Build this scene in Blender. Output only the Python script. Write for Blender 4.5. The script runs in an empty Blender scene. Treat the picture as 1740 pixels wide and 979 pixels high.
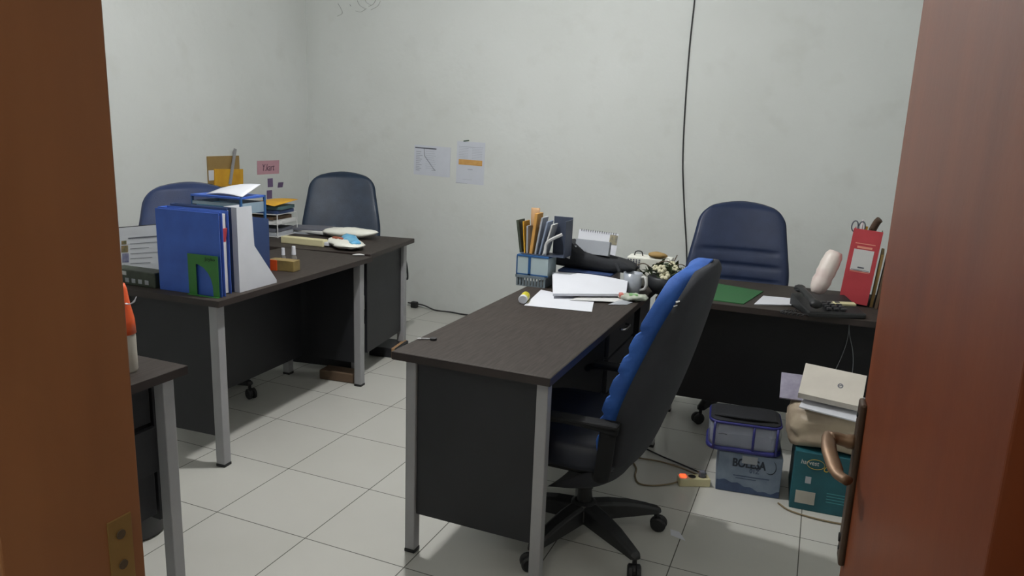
import bpy, math, random
import numpy as np
from mathutils import Vector, Matrix, Euler
random.seed(7)
PI = math.pi
SC = bpy.context.scene
COL = SC.collection

# ------------------------------------------------------------------ camera
F_PX, PITCH, ROLL, YAW = 1250.7, 0.21286, 0.038067, -0.391398
CAM = Vector((2.32838, -1.89087, 1.42874))
fw = Vector((math.sin(YAW)*math.cos(PITCH), math.cos(YAW)*math.cos(PITCH), -math.sin(PITCH)))
rt = Vector((math.cos(YAW), -math.sin(YAW), 0)); up = rt.cross(fw)
r2 = rt*math.cos(ROLL) + up*math.sin(ROLL); u2 = -rt*math.sin(ROLL) + up*math.cos(ROLL)
cd = bpy.data.cameras.new('camera'); cam = bpy.data.objects.new('camera', cd); COL.objects.link(cam)
mw = Matrix((r2, u2, -fw)).transposed().to_4x4(); mw.translation = CAM
cam.matrix_world = mw
cd.sensor_width = 36; cd.lens = F_PX/1740*36; cd.clip_start = 0.02
SC.camera = cam

# ------------------------------------------------------------------ light, world, exposure
LAMP_POS = (0.82, 0.66, 2.52)
LAMP_STRENGTH = 1270
HALL_FILL_STRENGTH = 125
w = bpy.data.worlds.new('world'); SC.world = w; w.use_nodes = True
w.node_tree.nodes['Background'].inputs[0].default_value = (0.75, 0.8, 0.9, 1)
w.node_tree.nodes['Background'].inputs[1].default_value = 0.05
vs = SC.view_settings
vs.view_transform = 'Standard'; vs.look = 'None'; vs.gamma = 1; vs.use_curve_mapping = False
vs.exposure = 0.0

# ------------------------------------------------------------------ materials
def lin(c):
    c = c/255
    return c/12.92 if c <= .04045 else ((c+.055)/1.055)**2.4
MATS = {}
def mat(key, rgb, rough=.5, metal=0, var=.08, scale=12, bump=0, bscale=60, coat=0, spec=None, trans=0, alpha=1, emit=0, rgb2=None, stretch=None, sheen=0):
    if key in MATS: return MATS[key]
    m = bpy.data.materials.new(key); m.use_nodes = True
    nt = m.node_tree; N = nt.nodes; L = nt.links; b = N['Principled BSDF']
    a = tuple(lin(c) for c in rgb)
    lo = tuple(lin(c) for c in rgb2) if rgb2 else tuple(max(0, x*(1-var*2)) for x in a)
    tc = N.new('ShaderNodeTexCoord'); mp = N.new('ShaderNodeMapping')
    L.new(tc.outputs['Object'], mp.inputs[0])
    if stretch: mp.inputs['Scale'].default_value = stretch
    nz = N.new('ShaderNodeTexNoise'); nz.inputs['Scale'].default_value = scale; nz.inputs['Detail'].default_value = 4
    L.new(mp.outputs[0], nz.inputs['Vector'])
    cr = N.new('ShaderNodeValToRGB'); cr.color_ramp.elements[0].position = .3; cr.color_ramp.elements[1].position = .7
    cr.color_ramp.elements[0].color = (*lo, 1); cr.color_ramp.elements[1].color = (*a, 1)
    L.new(nz.outputs[0], cr.inputs[0]); L.new(cr.outputs[0], b.inputs['Base Color'])
    b.inputs['Roughness'].default_value = rough; b.inputs['Metallic'].default_value = metal
    b.inputs['Coat Weight'].default_value = coat; b.inputs['Coat Roughness'].default_value = .12
    if spec is not None: b.inputs['Specular IOR Level'].default_value = spec
    b.inputs['Transmission Weight'].default_value = trans; b.inputs['Alpha'].default_value = alpha
    if sheen: b.inputs['Sheen Weight'].default_value = sheen
    if emit:
        b.inputs['Emission Color'].default_value = (*a, 1); b.inputs['Emission Strength'].default_value = emit
    if bump:
        n2 = N.new('ShaderNodeTexNoise'); n2.inputs['Scale'].default_value = bscale; n2.inputs['Detail'].default_value = 3
        L.new(tc.outputs['Object'], n2.inputs['Vector'])
        bp = N.new('ShaderNodeBump'); bp.inputs['Strength'].default_value = bump; bp.inputs['Distance'].default_value = .01
        L.new(n2.outputs[0], bp.inputs['Height']); L.new(bp.outputs[0], b.inputs['Normal'])
    MATS[key] = m
    return m

def floor_mat():
    m = bpy.data.materials.new('ceramic_tiles'); m.use_nodes = True
    nt = m.node_tree; N = nt.nodes; L = nt.links; b = N['Principled BSDF']
    tc = N.new('ShaderNodeTexCoord'); sep = N.new('ShaderNodeSeparateXYZ'); L.new(tc.outputs['Object'], sep.inputs[0])
    def mth(op, a, b_=None, c=None):
        n = N.new('ShaderNodeMath'); n.operation = op
        for i, v in enumerate((a, b_, c)):
            if v is None: continue
            if isinstance(v, (int, float)): n.inputs[i].default_value = v
            else: L.new(v, n.inputs[i])
        return n.outputs[0]
    ds = []; ids = []
    for ax, off in (('X', 0.0), ('Y', 0.0)):
        t = mth('DIVIDE', mth('ADD', sep.outputs[ax], off+40.0), .4)
        fr = mth('FRACT', t)
        d = mth('MINIMUM', fr, mth('SUBTRACT', 1.0, fr)); ds.append(d); ids.append(mth('FLOOR', t))
    d = mth('MINIMUM', ds[0], ds[1])
    grout = mth('LESS_THAN', d, .0046)
    cmb = N.new('ShaderNodeCombineXYZ'); L.new(ids[0], cmb.inputs[0]); L.new(ids[1], cmb.inputs[1])
    wn = N.new('ShaderNodeTexWhiteNoise'); wn.noise_dimensions = '2D'; L.new(cmb.outputs[0], wn.inputs['Vector'])
    nz = N.new('ShaderNodeTexNoise'); nz.inputs['Scale'].default_value = 3; nz.inputs['Detail'].default_value = 6
    L.new(tc.outputs['Object'], nz.inputs['Vector'])
    v = mth('ADD', mth('MULTIPLY', wn.outputs['Value'], .04), mth('MULTIPLY', nz.outputs[0], .12))
    cr = N.new('ShaderNodeValToRGB'); L.new(v, cr.inputs[0])
    cr.color_ramp.elements[0].position = 0.02; cr.color_ramp.elements[1].position = .14
    cr.color_ramp.elements[0].color = (lin(180), lin(179), lin(172), 1); cr.color_ramp.elements[1].color = (lin(191), lin(190), lin(184), 1)
    mx = N.new('ShaderNodeMix'); mx.data_type = 'RGBA'
    L.new(grout, mx.inputs['Factor']); L.new(cr.outputs[0], mx.inputs[6]); mx.inputs[7].default_value = (lin(84), lin(82), lin(76), 1)
    L.new(mx.outputs[2], b.inputs['Base Color'])
    rg = mth('ADD', .32, mth('MULTIPLY', grout, .5)); L.new(rg, b.inputs['Roughness'])
    bp = N.new('ShaderNodeBump'); bp.inputs['Strength'].default_value = .3; bp.inputs['Distance'].default_value = .002
    L.new(mth('SUBTRACT', 1.0, grout), bp.inputs['Height']); L.new(bp.outputs[0], b.inputs['Normal'])
    return m

def wall_mat():
    m = bpy.data.materials.new('painted_plaster'); m.use_nodes = True
    nt = m.node_tree; N = nt.nodes; L = nt.links; b = N['Principled BSDF']
    tc = N.new('ShaderNodeTexCoord')
    n1 = N.new('ShaderNodeTexNoise'); n1.inputs['Scale'].default_value = 1.4; n1.inputs['Detail'].default_value = 5
    L.new(tc.outputs['Object'], n1.inputs['Vector'])
    cr = N.new('ShaderNodeValToRGB'); L.new(n1.outputs[0], cr.inputs[0])
    cr.color_ramp.elements[0].position = .3; cr.color_ramp.elements[1].position = .72
    cr.color_ramp.elements[0].color = (lin(203), lin(206), lin(203), 1); cr.color_ramp.elements[1].color = (lin(211), lin(214), lin(212), 1)
    # grime rubbed on by chairs and hands in blotches
    n2 = N.new('ShaderNodeTexNoise'); n2.inputs['Scale'].default_value = 5.5; n2.inputs['Detail'].default_value = 8
    L.new(tc.outputs['Object'], n2.inputs['Vector'])
    c2 = N.new('ShaderNodeValToRGB'); L.new(n2.outputs[0], c2.inputs[0])
    c2.color_ramp.elements[0].position = .56; c2.color_ramp.elements[1].position = .8
    c2.color_ramp.elements[0].color = (0, 0, 0, 1); c2.color_ramp.elements[1].color = (.22, .22, .22, 1)
    mx = N.new('ShaderNodeMix'); mx.data_type = 'RGBA'; L.new(c2.outputs[0], mx.inputs['Factor'])
    L.new(cr.outputs[0], mx.inputs[6]); mx.inputs[7].default_value = (lin(176), lin(176), lin(168), 1)
    L.new(mx.outputs[2], b.inputs['Base Color']); b.inputs['Roughness'].default_value = .75
    n3 = N.new('ShaderNodeTexNoise'); n3.inputs['Scale'].default_value = 25; n3.inputs['Detail'].default_value = 6
    L.new(tc.outputs['Object'], n3.inputs['Vector'])
    bp = N.new('ShaderNodeBump'); bp.inputs['Strength'].default_value = .18; bp.inputs['Distance'].default_value = .01
    L.new(n3.outputs[0], bp.inputs['Height']); L.new(bp.outputs[0], b.inputs['Normal'])
    return m

# ------------------------------------------------------------------ mesh helpers
class MB:
    def __init__(s): s.v = []; s.f = []
    def add(s, vs_, fs):
        o = len(s.v); s.v += [tuple(p) for p in vs_]; s.f += [tuple(i+o for i in f) for f in fs]; return s
    def box(s, x0, x1, y0, y1, z0, z1, rot=None, piv=None):
        P = [Vector((x, y, z)) for z in (z0, z1) for y in (y0, y1) for x in (x0, x1)]
        if rot is not None:
            c = Vector(piv) if piv else Vector(((x0+x1)/2, (y0+y1)/2, (z0+z1)/2))
            R = Euler(rot).to_matrix(); P = [R@(p-c)+c for p in P]
        return s.add(P, [(0, 2, 3, 1), (4, 5, 7, 6), (0, 1, 5, 4), (2, 6, 7, 3), (0, 4, 6, 2), (1, 3, 7, 5)])
    def prism(s, poly, vec):
        n = len(poly); A = [Vector(p) for p in poly]; B = [a+Vector(vec) for a in A]
        return s.add(A+B, [tuple(range(n))[::-1], tuple(range(n, 2*n))]+[(i, (i+1) % n, n+(i+1) % n, n+i) for i in range(n)])
    def loft(s, rings, cap=True, closed=True):
        n = len(rings[0]); V = [p for r in rings for p in r]; Fs = []
        for k in range(len(rings)-1):
            for i in range(n if closed else n-1):
                j = (i+1) % n; Fs.append((k*n+i, k*n+j, (k+1)*n+j, (k+1)*n+i))
        if cap:
            Fs.append(tuple(range(n))[::-1]); Fs.append(tuple((len(rings)-1)*n+i for i in range(n)))
        return s.add(V, Fs)
    def tube(s, pts, r, n=8, flat=1.0):
        P = [Vector(p) for p in pts]; R = r if isinstance(r, (list, tuple)) else [r]*len(P)
        rings = []; prev = None
        for i, p in enumerate(P):
            d = (P[min(i+1, len(P)-1)]-P[max(i-1, 0)]).normalized()
            if prev is None:
                a = d.cross(Vector((0, 0, 1)))
                if a.length < .05: a = d.cross(Vector((0, 1, 0)))
            else: a = prev-d*prev.dot(d)
            a.normalize(); prev = a; b = d.cross(a)
            rings.append([p+a*math.cos(t)*R[i]+b*math.sin(t)*R[i]*flat for t in [2*PI*k/n for k in range(n)]])
        return s.loft(rings)
    def lathe(s, prof, c=(0, 0, 0), n=24, M=None):
        rings = []
        for r, z in prof:
            ring = [Vector((r*math.cos(2*PI*k/n), r*math.sin(2*PI*k/n), z)) for k in range(n)]
            if M is not None: ring = [M@p for p in ring]
            rings.append([p+Vector(c) for p in ring])
        return s.loft(rings)
    def sheet(s, c00, c10, c11, c01, nu=8, nv=8, h=None, t=.0008):
        """a thin sheet between four corners; h(u,v) lifts it"""
        A, B, C, D = map(Vector, (c00, c10, c11, c01)); top = []; bot = []
        nrm = (B-A).cross(D-A).normalized()
        for j in range(nv+1):
            for i in range(nu+1):
                u, v = i/nu, j/nv
                p = A*(1-u)*(1-v)+B*u*(1-v)+C*u*v+D*(1-u)*v
                if h: p = p+nrm*h(u, v)
                top.append(p+nrm*t); bot.append(p)
        n = nu+1; N2 = len(top); Fs = []
        for j in range(nv):
            for i in range(nu):
                a = j*n+i; Fs.append((a, a+1, a+n+1, a+n)); Fs.append((N2+a, N2+a+n, N2+a+n+1, N2+a+1))
        edge = [i for i in range(n)]+[j*n+nu for j in range(1, nv+1)]+[nv*n+i for i in range(nu-1, -1, -1)]+[j*n for j in range(nv-1, 0, -1)]
        for k in range(len(edge)):
            a, b = edge[k], edge[(k+1) % len(edge)]; Fs.append((a, N2+a, N2+b, b))
        return s.add(top+bot, Fs)
    def build(s, name, m, parent=None, bevel=0, smooth=False, sub=0, seg=2):
        me = bpy.data.meshes.new(name); me.from_pydata(s.v, [], s.f); me.update()
        import bmesh
        bm = bmesh.new(); bm.from_mesh(me); bmesh.ops.recalc_face_normals(bm, faces=bm.faces); bm.to_mesh(me); bm.free()
        me.materials.append(m)
        o = bpy.data.objects.new(name, me); COL.objects.link(o)
        if parent: o.parent = parent
        if bevel:
            b = o.modifiers.new('bevel', 'BEVEL'); b.width = bevel; b.segments = seg; b.limit_method = 'ANGLE'; b.angle_limit = math.radians(40)
        if sub:
            q = o.modifiers.new('sub', 'SUBSURF'); q.levels = sub; q.render_levels = sub
        if smooth:
            for p in me.polygons: p.use_smooth = True
        return o

def tag(o, label, cat, group=None):
    o['label'] = label; o['category'] = cat
    if group: o['group'] = group
    return o
def struct(o): o['kind'] = 'structure'; return o
def thing(name, label, cat, loc=(0, 0, 0), rz=0, group=None, rot=None):
    o = bpy.data.objects.new(name, None); COL.objects.link(o); o.location = loc
    o.rotation_euler = rot if rot else (0, 0, math.radians(rz)); o.empty_display_size = .1
    return tag(o, label, cat, group)
def text(name, body, size, m, parent, loc, rot, shear=0, sx=1, ext=.0004, bold=0):
    c = bpy.data.curves.new(name, 'FONT'); c.body = body; c.size = size; c.extrude = ext; c.shear = shear; c.offset = bold
    c.align_x = 'CENTER'; c.align_y = 'CENTER'
    t = bpy.data.objects.new(name+'_curve', c); COL.objects.link(t)
    bpy.context.view_layer.update()
    dg = bpy.context.evaluated_depsgraph_get()
    me = bpy.data.meshes.new_from_object(t.evaluated_get(dg)); me.name = name
    bpy.data.objects.remove(t); bpy.data.curves.remove(c)
    me.materials.clear(); me.materials.append(m)
    o = bpy.data.objects.new(name, me); COL.objects.link(o); o.location = loc; o.rotation_euler = rot; o.scale = (sx, 1, 1)
    if parent: o.parent = parent
    return o
def cr_interp(xs, ys, x):
    """smooth interpolation through control points"""
    xs = list(xs); ys = list(ys)
    if x <= xs[0]: return ys[0]
    if x >= xs[-1]: return ys[-1]
    i = max(k for k in range(len(xs)-1) if xs[k] <= x); h = xs[i+1]-xs[i]; t = (x-xs[i])/h
    def sl(k):
        if k == 0: return (ys[1]-ys[0])/(xs[1]-xs[0])
        if k == len(xs)-1: return (ys[-1]-ys[-2])/(xs[-1]-xs[-2])
        return (ys[k+1]-ys[k-1])/(xs[k+1]-xs[k-1])
    a, b = sl(i)*h, sl(i+1)*h
    return (2*t**3-3*t*t+1)*ys[i]+(t**3-2*t*t+t)*a+(-2*t**3+3*t*t)*ys[i+1]+(t**3-t*t)*b
def smooth_path(pts, k=6):
    out = []; n = len(pts); ts = list(range(n))
    for i in range((n-1)*k+1):
        t = i/k; out.append(tuple(cr_interp(ts, [p[a] for p in pts], t) for a in range(3)))
    return out

# palette
M_wall = wall_mat(); M_floor = floor_mat()
M_ceil = mat('ceiling_paint', (200, 200, 198), .8)
M_doorw = mat('varnished_door_wood', (114, 56, 23), .46, spec=.35, rgb2=(98, 44, 17), scale=3, stretch=(3, 3, .5), coat=.05, bump=.02)
M_jamb = mat('varnished_jamb_wood', (158, 106, 66), .5, rgb2=(138, 90, 54), scale=3, stretch=(3, 3, .5), coat=.1)
M_top = mat('dark_wood_laminate', (62, 56, 52), .6, spec=.2, rgb2=(46, 40, 37), scale=9, stretch=(14, 1.2, 4), bump=.02)
M_edge = mat('dark_edge_band', (46, 36, 33), .5, rgb2=(36, 28, 26))
M_panel = mat('black_wood_panel', (29, 30, 35), .55, rgb2=(24, 25, 29), scale=6)
M_steel = mat('grey_painted_steel', (154, 154, 156), .45, metal=.1, var=.04)
M_blackp = mat('black_plastic', (26, 27, 29), .5, var=.1)
M_armp = mat('matte_black_plastic', (24, 25, 27), .8, spec=.25)
M_shell = mat('charcoal_shell_fabric', (44, 46, 52), .9, bump=.1, bscale=300)
M_bluec = mat('blue_cloth', (42, 92, 172), .75, rgb2=(34, 76, 148), bump=.15, bscale=350)
M_bluel = mat('blue_leatherette', (36, 52, 90), .33, rgb2=(30, 44, 78), bump=.08, bscale=200, coat=.25)
M_greyl = mat('slate_blue_leatherette', (38, 53, 72), .46, spec=.3, rgb2=(31, 43, 60), bump=.08, bscale=200, coat=.06)
M_navyl = mat('navy_leatherette', (34, 46, 74), .48, spec=.3, rgb2=(29, 40, 66), bump=.08, bscale=200, coat=.05)
M_seatd = mat('desk_shaded_seat', (24, 30, 46), .5, var=.2)  # shade of the desk over the seat is put into this dark blue
M_white = mat('white_paper', (206, 208, 215), .7, var=.02)
M_white2 = mat('offwhite_paper', (200, 200, 199), .7, var=.04)
M_greyp = mat('grey_paper', (158, 162, 168), .7, var=.05)
M_ink = mat('grey_ink', (96, 98, 108), .8)
M_inkl = mat('light_grey_ink', (168, 172, 184), .8)
M_blk = mat('black_ink', (30, 30, 32), .7)
M_yel = mat('yellow_manila', (208, 158, 40), .7, rgb2=(188, 136, 30))
M_brown = mat('brown_manila', (150, 122, 72), .75)
M_tan = mat('tan_card', (170, 134, 96), .75)
M_blueb = mat('blue_binder_card', (56, 96, 186), .5, rgb2=(48, 84, 168), bump=.04, bscale=250)
M_navy = mat('navy_binder_card', (42, 62, 104), .55, var=.06)
M_green = mat('green_plastic', (50, 116, 46), .4, var=.05)
M_greenp = mat('green_paper', (36, 92, 48), .6, var=.04)
M_red = mat('red_box_file', (182, 62, 70), .55, rgb2=(168, 54, 62))
M_pinkp = mat('pink_note', (196, 150, 160), .7, var=.05)
M_purp = mat('purple_note', (112, 92, 128), .7, var=.08)
M_cream = mat('cream_plastic', (206, 198, 158), .5, var=.04)
M_orange = mat('orange_plastic', (216, 84, 30), .4, var=.05)
M_teal = mat('teal_card', (24, 88, 98), .6, rgb2=(19, 74, 84))
M_boxb = mat('pale_blue_card', (128, 142, 160), .6, rgb2=(104, 118, 138), scale=18)
M_boxd = mat('slate_blue_print', (66, 84, 116), .6, rgb2=(52, 66, 96), scale=30)
M_pvc = mat('clear_plastic_film', (176, 184, 196), .2, alpha=.35)
M_lilac = mat('grey_lilac_cloth', (158, 160, 180), .7, rgb2=(134, 136, 158), scale=10)
M_piping = mat('dark_blue_piping', (36, 38, 108), .45)
M_beige = mat('crumpled_beige_plastic', (186, 172, 150), .5, rgb2=(156, 140, 122), scale=8, bump=.25, bscale=18)
M_bronze = mat('antique_bronze', (128, 102, 78), .5, metal=.5, rgb2=(96, 74, 56), scale=20)
M_dbronze = mat('dark_bronze', (84, 68, 56), .45, metal=.5, var=.1)
M_brass = mat('dull_brass', (166, 138, 84), .45, metal=.6, var=.12)
M_chrome = mat('chrome', (190, 190, 195), .22, metal=1, var=.02)
M_clearb = mat('clear_blue_plastic', (150, 172, 188), .3, alpha=.75, var=.05)
M_basket = mat('grey_blue_plastic', (112, 124, 132), .45)
M_blackc = mat('black_nylon', (30, 32, 37), .9, var=.2, bump=.2, bscale=40)
M_pinkw = mat('pinkish_white_card', (200, 186, 192), .6, var=.05)
M_bluet = mat('blue_trim', (36, 84, 136), .45)
M_wire = mat('dark_cable', (44, 44, 46), .6)
M_tanw = mat('tan_cable', (128, 112, 84), .6)
M_led = mat('red_led', (255, 60, 30), .3, emit=4)
M_leaf = mat('olive_leaf', (84, 96, 68), .6, rgb2=(58, 70, 50), scale=20)
M_flower = mat('cream_petal', (206, 202, 172), .6, var=.1)
M_stem = mat('dark_twig', (88, 74, 56), .7)
M_pot = mat('dark_pot', (40, 42, 46), .5)
M_ceram = mat('grey_white_ceramic', (172, 176, 182), .25, rgb2=(138, 144, 154), scale=14, coat=.3)
M_wrap = mat('white_plastic_wrap', (224, 216, 208), .4, rgb2=(208, 188, 184), scale=12, bump=.3, bscale=22)
M_bagw = mat('white_plastic_bag', (226, 226, 216), .4, bump=.2, bscale=24, var=.03)
M_bluewr = mat('light_blue_print', (66, 150, 200), .35, rgb2=(120, 184, 214), scale=28)
M_dgreen = mat('dark_green_metal', (64, 72, 58), .5, rgb2=(46, 52, 42), scale=24)
M_hbrown = mat('brown_card', (98, 78, 60), .8, var=.15)

# ------------------------------------------------------------------ the room
X0, X1, Y0, Y1, H = -1.61, 3.05, -1.35, 3.145, 2.85
HX0, HY0 = 0.5, -3.2
struct(MB().box(X0-.1, X1+.1, HY0-.1, Y1+.1, -.06, 0).build('floor', M_floor))
struct(MB().box(X0-.1, X1+.1, HY0-.1, Y1+.1, H, H+.06).build('ceiling', M_ceil))
struct(MB().box(X0-.1, X0, Y0-.14, Y1+.1, 0, H).build('wall_left', M_wall))
wb = struct(MB().box(X0, X1, Y1, Y1+.1, 0, H).build('wall_back', M_wall))
struct(MB().box(X1, X1+.1, HY0, Y1+.1, 0, H).build('wall_right', M_wall))
JX0, JX1, JH = 1.657, 2.50, 2.08
mf = MB().box(X0, JX0-.035, Y0-.14, Y0, 0, H).box(JX1+.035, X1, Y0-.14, Y0, 0, H).box(JX0-.035, JX1+.035, Y0-.14, Y0, JH+.035, H)
struct(mf.build('wall_front', M_wall))
struct(MB().box(HX0-.1, HX0, HY0, Y0-.14, 0, H).build('wall_hall_left', M_wall))
struct(MB().box(HX0, X1, HY0-.1, HY0, 0, H).build('wall_hall_back', M_wall))
jl = struct(MB().box(JX0-.035, JX0, Y0-.148, Y0+.006, 0, JH+.035).build('trim_1', M_jamb, bevel=.002))
struct(MB().box(JX1, JX1+.035, Y0-.148, Y0+.006, 0, JH+.035).build('trim_2', M_jamb, bevel=.002))
struct(MB().box(JX0, JX1, Y0-.148, Y0+.006, JH, JH+.035).build('trim_3', M_jamb, bevel=.002))
# brass strike plate let into the jamb
st = MB()
st.box(JX0-.001, JX0+.0015, -1.388, -1.358, .80, .995)
sp = st.build('strike_plate', M_brass, jl, bevel=.0008)
sc_ = MB()
for z in (.975, .938, .825): sc_.lathe([(.0001, .0), (.0055, .0), (.0055, .0012), (.0001, .0012)], (JX0+.0014, -1.373, z), 12, Matrix.Rotation(PI/2, 3, 'Y'))
sc_.build('screw', M_stem, sp)
# skid marks high on the back wall
sk = MB()
for P in ([(-1.13, 2.36), (-1.10, 2.31), (-1.05, 2.285)], [(-1.06, 2.37), (-1.04, 2.33), (-1.0, 2.31)], [(-1.02, 2.30), (-.98, 2.315), (-.955, 2.345)],
          [(-1.0, 2.275), (-.94, 2.30), (-.915, 2.335)], [(-1.14, 2.27), (-1.09, 2.262), (-1.04, 2.285)], [(-1.3, 2.33), (-1.26, 2.26), (-1.31, 2.235)], [(-1.19, 2.32), (-1.185, 2.31), (-1.18, 2.305)]):
    sk.tube(smooth_path([(x, 3.1445, z) for x, z in P], 5), .0035, 5, .25)
sk.build('wall_scuff', mat('scuff_grey', (150, 152, 148), .9), wb)

# ------------------------------------------------------------------ door leaf, open into the room
dr = bpy.data.objects.new('door_1', None); COL.objects.link(dr); struct(dr)
dr.location = (2.4975, -1.34, 0); dr.rotation_euler = (0, 0, math.radians(1.7))
leaf = MB().box(-.036, 0, 0, .80, .008, 2.07).build('door_leaf', M_doorw, dr, bevel=.002)
for z in (.25, 1.05, 1.85):
    MB().tube([(.004, -.002, z-.05), (.004, -.002, z+.05)], .006, 10).build('hinge', M_brass, dr)
esc = MB().box(-.046, -.0355, .752, .794, .70, 1.0).build('escutcheon', M_dbronze, dr, bevel=.004)
MB().tube([(-.0455, .773, .745), (-.049, .773, .745)], .008, 12).tube([(-.0455, .773, .975), (-.048, .773, .975)], .004, 10).tube([(-.0455, .773, .725), (-.048, .773, .725)], .004, 10).build('keyhole', M_blackp, esc)
hz = .925
hl = MB().tube(smooth_path([(-.045, .773, hz), (-.06, .773, hz), (-.074, .773, hz+.002), (-.084, .768, hz+.002)], 3), [.013]*3+[.011]*7, 14)
hl.tube(smooth_path([(-.084, .782, hz+.002), (-.087, .765, hz+.001), (-.086, .73, hz-.006), (-.080, .70, hz-.014), (-.074, .665, hz-.017), (-.060, .645, hz-.017)], 4), [.0115]*6+[.0125]*9+[.010]*6, 12, .75)
hl.build('handle', M_bronze, dr, smooth=True)

# ------------------------------------------------------------------ lamps out of view: office bulb and an added hall fill
def lamp(label, loc, strength, col, r):
    t = thing('ceiling_lamp', label, 'lamp', (loc[0], loc[1], H))
    MB().lathe([(.001, 0), (.05, 0), (.05, -.02), (.025, -.035), (.025, loc[2]+r*.8-H), (.001, loc[2]+r*.8-H)], n=20).build('lamp_holder', M_white2, t, smooth=False)
    m = bpy.data.materials.new('glowing_bulb'); m.use_nodes = True; b = m.node_tree.nodes['Principled BSDF']
    b.inputs['Base Color'].default_value = (.9, .9, .9, 1); b.inputs['Emission Color'].default_value = (*col, 1); b.inputs['Emission Strength'].default_value = strength
    prof = [(max(.001, r*math.sin(PI*k/10)), loc[2]-H-r*math.cos(PI*k/10)) for k in range(11)]
    MB().lathe(prof, n=20).build('bulb', m, t, smooth=True)
lamp('round white bulb hanging in the middle of the office ceiling', LAMP_POS, LAMP_STRENGTH, (1.0, 1.0, .985), .05)
lamp('dim unseen bulb added in the hallway to light the door frame', (1.9, -2.5, 2.6), HALL_FILL_STRENGTH, (1.0, .95, .85), .07)  # unseen hall bulb, added so the left jamb gets light

# ------------------------------------------------------------------ desks
ZT = .725
def desk_top(t, w, l, th=.026):
    MB().box(-w/2, w/2, -l/2, l/2, ZT-th, ZT).build('desktop', M_top, t, bevel=.002)
    e = MB()
    e.box(-w/2-.0012, -w/2, -l/2, l/2, ZT-th, ZT-.001).box(w/2, w/2+.0012, -l/2, l/2, ZT-th, ZT-.001)
    e.box(-w/2, w/2, -l/2-.0012, -l/2, ZT-th, ZT-.001).box(-w/2, w/2, l/2, l/2+.0012, ZT-th, ZT-.001)
    e.build('edge_band', M_edge, t)
def leg(t, x, y, s=.037):
    o = MB().box(x-s/2, x+s/2, y-s/2, y+s/2, .012, ZT-.026).build('leg', M_steel, t, bevel=.003)
    MB().box(x-s/2-.001, x+s/2+.001, y-s/2-.001, y+s/2+.001, 0, .0125).build('foot_cap', M_blackp, o, bevel=.002)
def rim(t, w, l, ix, iy):
    m = MB()
    for sx in (-1, 1): m.box(sx*(w/2-ix)-.012, sx*(w/2-ix)+.012, -l/2+iy+.02, l/2-iy-.02, ZT-.056, ZT-.0262)
    m.build('rail', M_panel, t)
def at(t_xy, rz, lx, ly):
    a = math.radians(rz); return (t_xy[0]+lx*math.cos(a)-ly*math.sin(a), t_xy[1]+lx*math.sin(a)+ly*math.cos(a))

# middle desk
CW, CL = .534, 1.50
DC = (1.13+CW/2, .035+CL/2)
d = thing('office_desk', 'dark wood office desk in the middle with white papers at its far end', 'desk', (DC[0], DC[1], 0), 0)
desk_top(d, CW, CL)
ex, ey = .040, .068
for sx in (-1, 1):
    for sy in (-1, 1): leg(d, sx*(CW/2-ex), sy*(CL/2-ey))
for sy in (-1, 1):
    y = sy*(CL/2-ey); MB().box(-CW/2+ex+.02, CW/2-ex-.02, y-.008, y+.008, .145, ZT-.0262).build('end_panel', M_panel, d, bevel=.001)
MB().box(-CW/2+ex+.01, -CW/2+ex+.026, -CL/2+ey+.02, CL/2-ey-.02, .40, ZT-.0262).build('modesty_panel', M_panel, d, bevel=.001)
pd = MB().box(-.15, CW/2-ex-.02, .06, .48, .24, ZT-.0265).build('pedestal', M_panel, d, bevel=.002)
for k, z0 in enumerate((.55, .40, .25)):
    dw = MB().box(CW/2-ex-.02, CW/2-ex-.002, .065, .475, z0+.004, z0+.143).build('drawer', M_panel, d, bevel=.002)
    hx = CW/2-ex-.002; zz = z0+.085
    MB().tube(smooth_path([(hx, .22, zz), (hx+.02, .23, zz), (hx+.022, .27, zz), (hx+.02, .31, zz), (hx, .32, zz)], 3), .005, 8).build('drawer_handle', M_chrome, dw, smooth=True)

# desk at the back right
DD = (2.335, 1.615); DWx, DLy = 1.285, .59
d = thing('office_desk', 'dark wood office desk at the right holding the phone and red box file', 'desk', (DD[0], DD[1], 0), 90+2)
desk_top(d, DLy, DWx)
for sx in (-1, 1):
    for sy in (-1, 1): leg(d, sx*(DLy/2-.05), sy*(DWx/2-.022), .034)
for sy in (-1, 1):
    y = sy*(DWx/2-.05); MB().box(-DLy/2+.07, DLy/2-.07, y-.008, y+.008, .145, ZT-.0262).build('end_panel', M_panel, d, bevel=.001)
MB().box(-.018, -.002, -DWx/2+.07, DWx/2-.07, .185, ZT-.0262).build('modesty_panel', M_panel, d, bevel=.001)

# near left desk
R1 = 3.3; W1, L1 = .58, 1.185
c1 = at((.199, .258), R1, -W1/2, L1/2)
d = thing('office_desk', 'dark wood office desk on the left carrying the blue binders and green bookend', 'desk', (c1[0], c1[1], 0), R1)
desk_top(d, W1, L1)
for sx in (-1, 1):
    for sy in (-1, 1): leg(d, sx*(W1/2-.055), sy*(L1/2-.05), .042)
for sy in (-1, 1):
    y = sy*(L1/2-.05); MB().box(-W1/2+.08, W1/2-.08, y-.008, y+.008, .13, ZT-.0262).build('end_panel', M_panel, d, bevel=.001)
MB().box(-.14, -.124, -L1/2+.07, L1/2-.07, .13, ZT-.0262).build('modesty_panel', M_panel, d, bevel=.001)

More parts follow.
